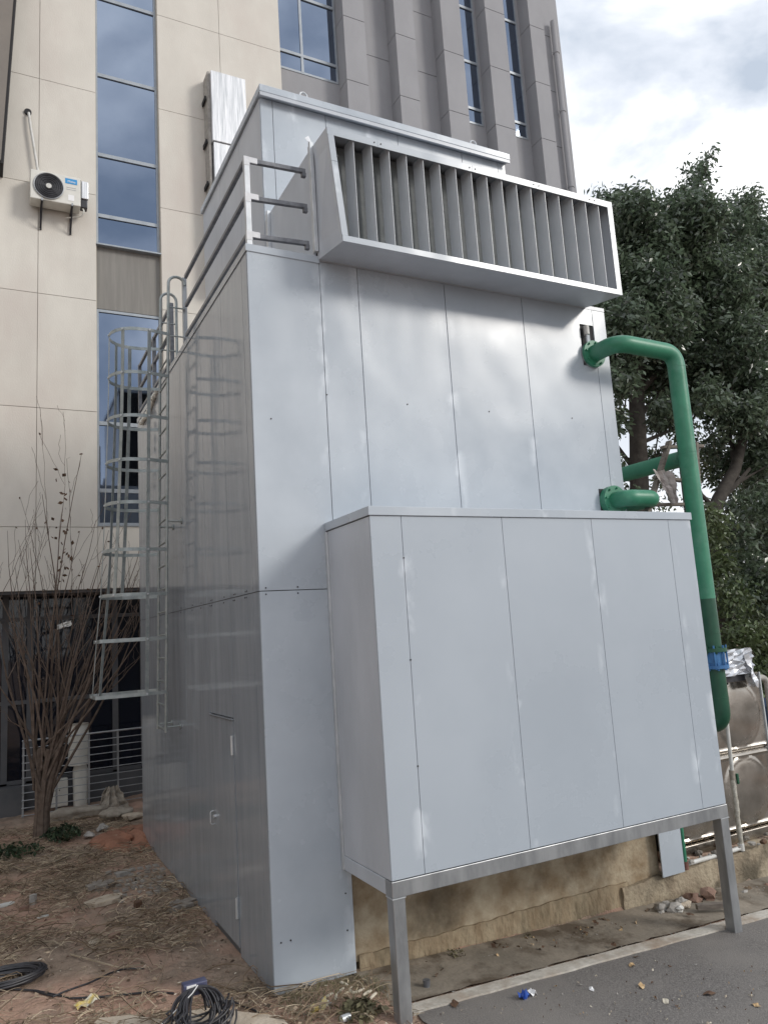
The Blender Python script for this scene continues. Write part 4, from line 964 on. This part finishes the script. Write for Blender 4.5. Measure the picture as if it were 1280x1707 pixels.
for i in range(8):
    for j in range(7):
        x=-.62+i*.085+(.04 if j%2 else 0); y=2.75+j*.16
        if x>-.06: continue
        z=gz_(x,y)-.012
        if base is None: base=MB().box((x,y,z-.03),(x+.06,y+.105,z+.022)).build('paving_block',PALEC,pv,loc=(x,y,z),bevel=.008)
        else: inst(base,(x+rnd.uniform(-.006,.006),y,z+rnd.uniform(-.01,.008)),rot=(rnd.uniform(-.06,.06),rnd.uniform(-.06,.06),rnd.uniform(-.1,.1)))
def flatpiece(name,label,cat,px,py,w,h,th,m,rot,seed,z=.03,group=None,bev=.004,tilt=0):
    p=at(px,py,2,z); rg=random.Random(seed); n=9; P=[]
    for i in range(n):
        a=2*math.pi*i/n; k=rg.uniform(.75,1.15); x=w/2*math.cos(a)*k; y=h/2*math.sin(a)*k; P.append((p.x+x*math.cos(rot)-y*math.sin(rot),p.y+x*math.sin(rot)+y*math.cos(rot)))
    zz=(gz_(p.x,p.y) if p.x<.5 or p.y>-.6 else roadz(p.x))
    o=MB().poly(P,zz-.004,zz+th).build(name,m,bevel=bev); 
    if tilt: o.rotation_euler=(tilt,tilt*.5,0)
    return tag(o,label,cat,group)
flatpiece('flat_stone','thin tan flagstone lying on the soil in the upper middle','stone',175,1497,.42,.22,.035,SLAB,.1,1)
flatpiece('paper_scrap','white paper scrap at the left edge of the soil','scrap',8,1507,.17,.10,.012,WPL,.2,2,tilt=.1)
flatpiece('paper_scrap','small pale paper scrap in the middle of the bare soil','scrap',73,1527,.12,.06,.01,WPL,.3,3)
flatpiece('brick_fragment','reddish brick fragment half buried in dry stalks','brick',190,1560,.13,.07,.05,BRICK,.5,4)
flatpiece('stone_fragment','pale wedge of rubble left of the brick fragment','rubble',157,1568,.10,.08,.04,SLAB,1.0,5)
flatpiece('brick_fragment','small red brick chip near the left edge','brick',40,1512,.09,.05,.04,BRICK,.1,6)
flatpiece('stone_fragment','pale upright sliver of rubble at upper left of the soil','rubble',56,1503,.08,.05,.09,STONE,.1,7)
flatpiece('stone_fragment','dark lump of stone near the tower side','rubble',230,1512,.09,.08,.06,DRY,.1,8)
flatpiece('stone_fragment','grey flat stone beside the paving patch','rubble',205,1455,.2,.1,.04,STONE,.3,9)
# concrete slab under the foreground cable
b=MB(); sl=[at(px,py,2,.05) for px,py in ((282,1712),(300,1688),(345,1680),(420,1688),(468,1693),(486,1712),(500,1760),(270,1760))]
b.poly([(p.x,p.y) for p in sl],-.02,.055); tag(b.build('concrete_slab',SLAB,bevel=.012),'pale broken concrete slab under the black cable coil at the bottom','concrete slab')
b=MB(); sl=[at(px,py,2,.03) for px,py in ((150,1712),(165,1697),(215,1692),(275,1700),(280,1740),(140,1740))]
b.poly([(p.x,p.y) for p in sl],-.02,.035); tag(b.build('concrete_slab',SLAB,bevel=.01),'tan slab fragment left of the black cable coil at the bottom edge','concrete slab')
# scattered twigs / straw as stuff
def stalks(name,n,m,region,r0,r1,l0,l1,seed,zadd=.02,sag=.25,mask=None):
    rg=np.random.default_rng(seed); b=MB(); k=0
    while k<n:
        x,y=region(rg)
        if mask is not None and not mask(x,y,rg): continue
        k+=1; a=rg.normal(.2,1.5); L_=rg.uniform(l0,l1); r_=rg.uniform(r0,r1); bend=rg.normal(0,.9); pts=[]
        cx_,cy_=x,y; el=rg.normal(0,.12)
        z0_=gz_(x,y)+rg.uniform(.0,zadd)
        ns=5
        for i in range(ns):
            t=i/(ns-1); pts.append((cx_,cy_,max(z0_+el*L_*(t-.5)+sag*L_*.3*math.sin(t*3.14),gz_(cx_,cy_)+r_*.5)))
            cx_+=math.cos(a+bend*t)*L_/4; cy_+=math.sin(a+bend*t)*L_/4
            if cx_>-.015 and cy_>-.02: cx_=-.015-rg.random()*.02
        b.tube(pts,[r_,r_,r_,r_*.8,r_*.5],3,False)
    return b.build(name,m,smooth=False,fix=False)
def reg(rg): 
    y=-1.4+8.2*rg.random()**1.25; return rg.uniform(-2.9,.02 if y>0 else .68),y
def msk(x,y,rg):
    d=float(nz(x,y,1.25,4))+.6*float(nz(x,y,4.3,9)); 
    if abs(x+1.15)<.35 and y<2.6: d-=.5
    return d+rg.normal(0,.25)>-.02 and not (x>.0 and y>-.02)
tag(stalks('dry_straw',7200,STRAW,reg,.0012,.0034,.04,.21,1,.03,.45,msk),'tangled dry straw covering the bare soil','straw',kind='stuff')
tag(stalks('dry_twigs',1100,TWIG,reg,.002,.005,.15,.5,2,.04,.4,msk),'thin dead twigs strewn across the soil','twigs',kind='stuff')
def longtwig(k,pts,r,lbl):
    P=[at(px,py,2,.05) for px,py in pts]; P=[Vector((p.x,p.y,gz_(p.x,p.y)+.02+.015*(i%2))) for i,p in enumerate(P)]
    tag(MB().tube(P,[r*(1-.5*i/len(P)) for i in range(len(P))],6).build('fallen_branch',STRAW,smooth=True),lbl,'branch')
longtwig(0,[(0,1434),(40,1450),(70,1444),(120,1424),(165,1418)],.012,'long dry branch lying in front of the shrub foot')
longtwig(1,[(60,1412),(90,1411),(150,1420),(190,1432)],.010,'dry branch crossing right of the shrub trunk')
longtwig(2,[(58,1569),(90,1568),(105,1570)],.007,'straight pale stick lying alone on the bare soil')
longtwig(3,[(130,1707),(170,1683),(210,1668),(245,1648)],.007,'long pale twig rising right near the bottom edge')
longtwig(4,[(180,1702),(200,1678),(240,1662),(262,1655)],.006,'forked pale twig left of the foreground cable coil')
longtwig(5,[(0,1520),(25,1535),(60,1540),(100,1535)],.007,'grey twig below the paper scrap at the left')
longtwig(6,[(118,1585),(160,1602),(200,1606),(240,1602)],.006,'curved yellowish stalk in the middle of the soil')
longtwig(7,[(345,1660),(400,1652),(450,1640)],.006,'thin twig pointing at the tower corner')
# soil clods
rg=np.random.default_rng(9); b=MB()
for k in range(1500):
    x,y=reg(rg)
    if x>-.03 and y>-.03: continue
    s_=rg.uniform(.006,.022); z=gz_(x,y); V=[(x+s_*rg.normal(),y+s_*rg.normal(),z+s_*.5*rg.random()) for _ in range(4)]; V[3]=(x,y,z+s_)
    b.add(V,[(0,1,2),(0,1,3),(1,2,3),(2,0,3)])
tag(b.build('soil_clods',SOIL,fix=False),'loose clods of brown soil','soil',kind='stuff')
rg=np.random.default_rng(31); b=MB(); rq=random.Random(31)
for k in range(5200):
    x,y=reg(rg)
    if (x>-.03 and y>-.03) or (not msk(x,y,rg) and rg.random()<.75): continue
    leafquad(b,(x,y,gz_(x,y)+rg.uniform(.004,.03)),rg.uniform(.012,.055),rq)
tag(b.build('leaf_litter',LITT,fix=False),'small dry leaf litter and chaff on the soil','leaf litter',kind='stuff')
rg=np.random.default_rng(41); b=MB()
for k in range(420):
    x,y=reg(rg)
    if x>-.03 and y>-.03: continue
    s_=rg.uniform(.003,.010); z=gz_(x,y)+.012; V=[(x+s_*rg.normal(),y+s_*rg.normal(),z+s_*rg.random()) for _ in range(4)]
    b.add(V,[(0,1,2),(0,1,3),(1,2,3),(2,0,3)])
tag(b.build('pale_specks',PALE,fix=False),'pale grit and tiny plaster crumbs in the soil','grit',kind='stuff')
# dull grass at the tower's front corner
rg=np.random.default_rng(14); b=MB()
for k in range(1500):
    x=rg.uniform(0.0,.75); y=-.03-abs(rg.normal(0,.22)); z=gz_(x,y); h=rg.uniform(.015,.05); a=rg.uniform(0,6.28); w=.0025
    b.add([(x-w,y,z-.003),(x+w,y,z-.003),(x+h*.6*math.cos(a),y+h*.6*math.sin(a),z+h)],[(0,1,2)])
tag(b.build('grass_blades',GRASS,fix=False),'short dull grass at the front foot of the tower','grass',kind='stuff')
# cables
def coil(name,label,c,r,n,tilt,m,rt_,squash=.5,seed=1,stand=False):
    rg=random.Random(seed); t=thing(name,label,'cable',c); c=Vector(c)
    for k in range(n):
        rr_=r*rg.uniform(.45 if stand else .7,1.05); ox,oy=rg.uniform(-.03,.03),(rg.uniform(-.02,.02)+(r-rr_)*.8 if stand else rg.uniform(-.03,.03)); pts=[]
        for i in range(25):
            a=2*math.pi*i/24; lx=rr_*math.cos(a)+ox; ly=rr_*squash*math.sin(a)+oy
            if stand: wv=.35+.65*((k*7)%n)/n; hh=.20+.06*math.sin(k*2.3); pts.append(c+Vector((r*wv*math.cos(a)*(1.15 if math.sin(a)<0 else .8)+.02*math.sin(k*1.7),-.02-.10*(1-math.sin(a))*(.5+.5*math.sin(k*1.3))+(k%4)*.006,max(.008,.235-hh*(1-math.sin(a))*.56+rg.uniform(-.003,.003)))))
            else: pts.append(c+Vector((lx,ly,.012+.007*(k%7)+rg.uniform(0,.006))))
        MB().tube(pts,rt_,6,False).build('cable_loop',m,t,smooth=True)
    return t
cc=at(330,1712,2,.06); ca=coil('cable_coil','bundle of black cable hanging in loops on the slab at the bottom',(cc.x,cc.y,.055),.20,24,0,BLK,.0062,1.0,5,True)
box('plug_box',(cc.x-.08,cc.y+.01,.235),(cc.x+.07,cc.y+.08,.31),mat('slate_blue_plastic',(.05,.06,.12),(.1,.1,.16),10,.4),ca,bevel=.008)
box('plug_label',(cc.x-.06,cc.y+.008,.265),(cc.x+.0,cc.y+.0095,.303),WHITE,ca)
MB().tube([(cc.x+.0,cc.y-.03,.31),(cc.x-.04,cc.y-.05,.28),(cc.x-.2,cc.y-.05,.17),(cc.x-.36,cc.y-.02,.06)],.003,5).build('white_tie',WHITE,ca,smooth=True)
c2=at(8,1640,2,.03); coil('cable_coil','flat heap of grey black cable on the soil at the left edge',(c2.x,c2.y,.03),.26,20,0,BLK,.008,.62,8)
def cable(label,pts,r,m=BLK):
    P=[]
    for i,(px,py) in enumerate(pts):
        p=at(px,py,2,.03); P.append(Vector((p.x,p.y,max(gz_(p.x,p.y),roadz(p.x) if p.x>.8 else -1)+.012)))
    P2=[]
    for i in range(len(P)-1):
        for t in (0,.33,.66): P2.append(P[i].lerp(P[i+1],t))
    P2.append(P[-1]); tag(MB().tube(P2,r,6).build('cable',m,smooth=True),label,'cable')
cable('black cable snaking right from the coil at the left edge',[(55,1650),(90,1662),(110,1655),(150,1640),(185,1618),(205,1610),(240,1608)],.007)
cable('thin dark cable along the bottom left towards the slab',[(0,1652),(60,1650),(120,1665),(165,1660),(200,1651),(250,1649),(290,1652)],.007)
cable('purple black cable loop above the left coil',[(30,1612),(52,1603),(68,1602),(80,1609),(60,1622),(45,1632)],.006)
cable('black cable running from the coil to the tower corner',[(360,1660),(395,1668),(425,1680),(440,1690)],.007)
# wrappers, can, cup
def scrap(name,label,cat,px,py,w,h,m,seed,z=.03,amp=.02):
    p=at(px,py,2,z); zz=(roadz(p.x)+.02 if p.y<-.6 and p.x>.8 else max(gz_(p.x,p.y),roadz(p.x) if p.x>.6 else -1)+.02)
    return tag(crumple(name,m,(p.x,p.y,zz),(1,.2,.1),(-.2,1,.15),w,h,5,amp,seed=seed),label,cat)
scrap('candy_wrapper','crumpled yellow and white wrapper near the tower front corner','wrapper',530,1677,.13,.06,YEL,5)
scrap('foil_wrapper','crumpled silvery half of the wrapper near the tower front corner','wrapper',540,1670,.09,.05,FOIL,15)
scrap('candy_wrapper','torn yellow wrapper in the dry straw at the lower left','wrapper',145,1671,.15,.08,YEL,6,amp=.012)
scrap('blue_wrapper','crumpled bright blue plastic on the road','wrapper',872,1659,.07,.05,BLUEP,7,-.05,.02)
scrap('tissue_scrap','white tissue scrap beside the bright blue plastic on the road','scrap',886,1652,.06,.05,WHITE,8,-.05,.012)
p=at(577,1706,2,.0); tag(MB().cyl((p.x-.03,p.y,.03),(p.x+.03,p.y+.01,.03),.022,14).build('drink_can',GALV,smooth=True),'small silver tin lying by the left cabinet leg at the bottom','tin')
p=at(711,1641,2,-.03); tag(MB().tube([(p.x,p.y,-.06),(p.x,p.y,.0)],[.022,.026],12).build('bottle_top',RAILM,smooth=True),'small grey plastic cap in the gutter right of the left leg','cap')
for k,(px,py,rot) in enumerate(((568,1652,.6),(580,1655,.1),(590,1655,-.4),(560,1662,1.0),(548,1660,.2),(574,1640,2.),(600,1652,.1),(612,1655,.2),(584,1650,.9),(622,1660,.5))):
    p=at(px,py,2,.01); a=rot; d=Vector((math.cos(a),math.sin(a),.1))*.035
    tag(MB().tube([p-d,p,p+d],[.007,.011,.008],6).build('wood_chip',PALE,smooth=True),'pale broken chip lying in the grass at the tower front corner','wood chip','pale chips by the tower corner')
# fallen leaves and chips on the road
def fallen(px,py,s,label,group=None,m=LEAFD,seed=0):
    rg=random.Random(seed+int(px)*7+int(py)); p=at(px,py,2,-.07); z=roadz(p.x)
    if p.y>-.56: z=roadz(p.x)+.02
    elif p.y>-.68: z+=.016
    if p.x<.7: z=gz_(p.x,p.y)+.01
    a=rg.uniform(0,6.28); n=8; V=[(p.x,p.y,z+.012)]
    for i in range(n):
        an=2*math.pi*i/n; l=(1.0 if i in(0,4) else .55)*s/2*rg.uniform(.8,1.15); x=l*math.cos(an); y=l*math.sin(an); V.append((p.x+x*math.cos(a)-y*math.sin(a),p.y+x*math.sin(a)+y*math.cos(a),z+rg.uniform(.002,.02)))
    o=MB().add(V,[(0,i+1,(i+1)%n+1) for i in range(n)]).build('fallen_leaf',m,fix=False); return tag(o,label,'leaf',group)
fallen(1052,1600,.09,'curled orange brown leaf on the road left of the right leg'); fallen(1068,1636,.09,'tan leaf on the road below the orange one')
fallen(1108,1662,.085,'pale cream leaf lying flat on the road at lower right',m=PALE); fallen(1180,1645,.10,'brown crumpled leaf on the road at lower right',m=DRY)
fallen(985,1645,.06,'small white leaf scrap in the middle of the road',m=WHITE); fallen(1258,1662,.07,'orange leaf on the road at the right edge')
fallen(758,1682,.12,'brown leaf beside the kerb line at the bottom left of the road',m=DRY); fallen(1022,1569,.08,'dark leaf on the pale kerb line',m=DRY)
fallen(1148,1510,.10,'brown leaf by the rubble heap',m=DRY); fallen(1060,1585,.06,'tiny leaf on the kerb line right of the dark one',m=DRY)
rf=random.Random(77); 
for k in range(170):
    px=rf.uniform(720,1280); py=rf.uniform(1590,1707)
    if py<1700-(px-690)*.31+12: continue
    fallen(px,py,rf.choice((.008,.01,.012,.015,.02,.03)),'tiny pale chip scattered on the asphalt','pale chips scattered on the road',rf.choice((PALE,SLAB,STONE,LEAFD,DRY,DRY)),k)
for k in range(70):
    x=rf.uniform(.75,4.6); y=-.03-abs(rf.gauss(0,.16)); s_=rf.uniform(.015,.05); b=MB(); z=roadz(x)+.012
    leafquad(b,(x,y,z+.012),s_,rf); leafquad(b,(x+.01,y,z+.015),s_*.7,rf)
    tag(b.build('gutter_leaf',rf.choice((DRY,TWIG,LEAFD)),fix=False),'dead leaf bit in the gutter along the footing','leaf','dead leaf bits along the footing')
rg=np.random.default_rng(51); b=MB()
for k in range(1500):
    x=rg.uniform(.75,6); y=-.53-abs(rg.normal(0,.03)) if k%3==0 else (-.06-abs(rg.normal(0,.12)) if k%3==1 else rg.uniform(-3,-.7))
    s_=rg.uniform(.0015,.006 if k%3 else .008); z=roadz(x)+(.012 if y>-.5 else .0); V=[(x+s_*rg.normal(),y+s_*rg.normal(),z+s_*rg.random()) for _ in range(4)]
    b.add(V,[(0,1,2),(0,1,3),(1,2,3),(2,0,3)])
tag(b.build('grit',STONE,fix=False),'fine grit along the kerb line and over the asphalt','grit',kind='stuff')
lump('earth_mound','low heap of reddish earth against the far foot of the tower side','earth',(-.14,5.2,.0),.26,.75,.11,mat('red_earth',(.26,.12,.075),(.34,.17,.11),9,1,bump=.02,bsc=30),77,.5,4)
# rubble heap by the right leg
for k,(px,py,s_,m_,lbl) in enumerate(((1128,1520,.085,STONE,'biggest pale stone of the rubble heap left of the right leg'),(1110,1524,.06,STONE,'grey stone at the left end of the rubble heap'),(1150,1517,.05,SLAB,'small tan stone touching the plank end'),(1142,1524,.04,WPL,'small white stone in front of the rubble heap'),(1165,1500,.08,BRICK,'reddish lump behind the plank'),(1190,1498,.09,BRICK,'brown lump hidden behind the right leg'),(1140,1508,.05,STONE,'small stone on top of the rubble heap'))):
    p=at(px,py,2,-.16); lump('rubble_stone',lbl,'stone',(p.x,p.y+.05,roadz(p.x)+.03),s_,s_*.8,s_*.6,m_,60+k,.6,2)
pA=at(1160,1512,2,-.12); pB=at(1215,1508,2,-.12); tag(MB().bar(pA,pB+(pB-pA)*.2,.05,.045).build('timber_piece',WOOD,bevel=.005),'short reddish timber offcut lying behind the right cabinet leg','timber')
for k in range(46):
    x=rf.uniform(3.9,6.2); y=rf.uniform(.02,.2) if k%2 else rf.uniform(-.02,.12); s_=rf.uniform(.015,.05)
    lump('rubble_stone','small grey stone in the rubble strip at the foot of the steel tank','stone',(x,y,.09+.022*(x-3.9)+s_*.2),s_,s_*.8,s_*.6,rf.choice((STONE,STONE,WPL,DRY,GRAV)),100+k,.35,1,'stones along the foot of the tank')
for k in range(26):
    x=rf.uniform(3.6,6.0); y=-.05-rf.random()*.12; s_=rf.uniform(.012,.04)
    lump('rubble_stone','small brown stone lying below the retaining wall','stone',(x,y,roadz(x)+s_*.3),s_,s_*.8,s_*.6,rf.choice((STONE,DRY,BRICK)),200+k,.35,1,'stones below the retaining wall')
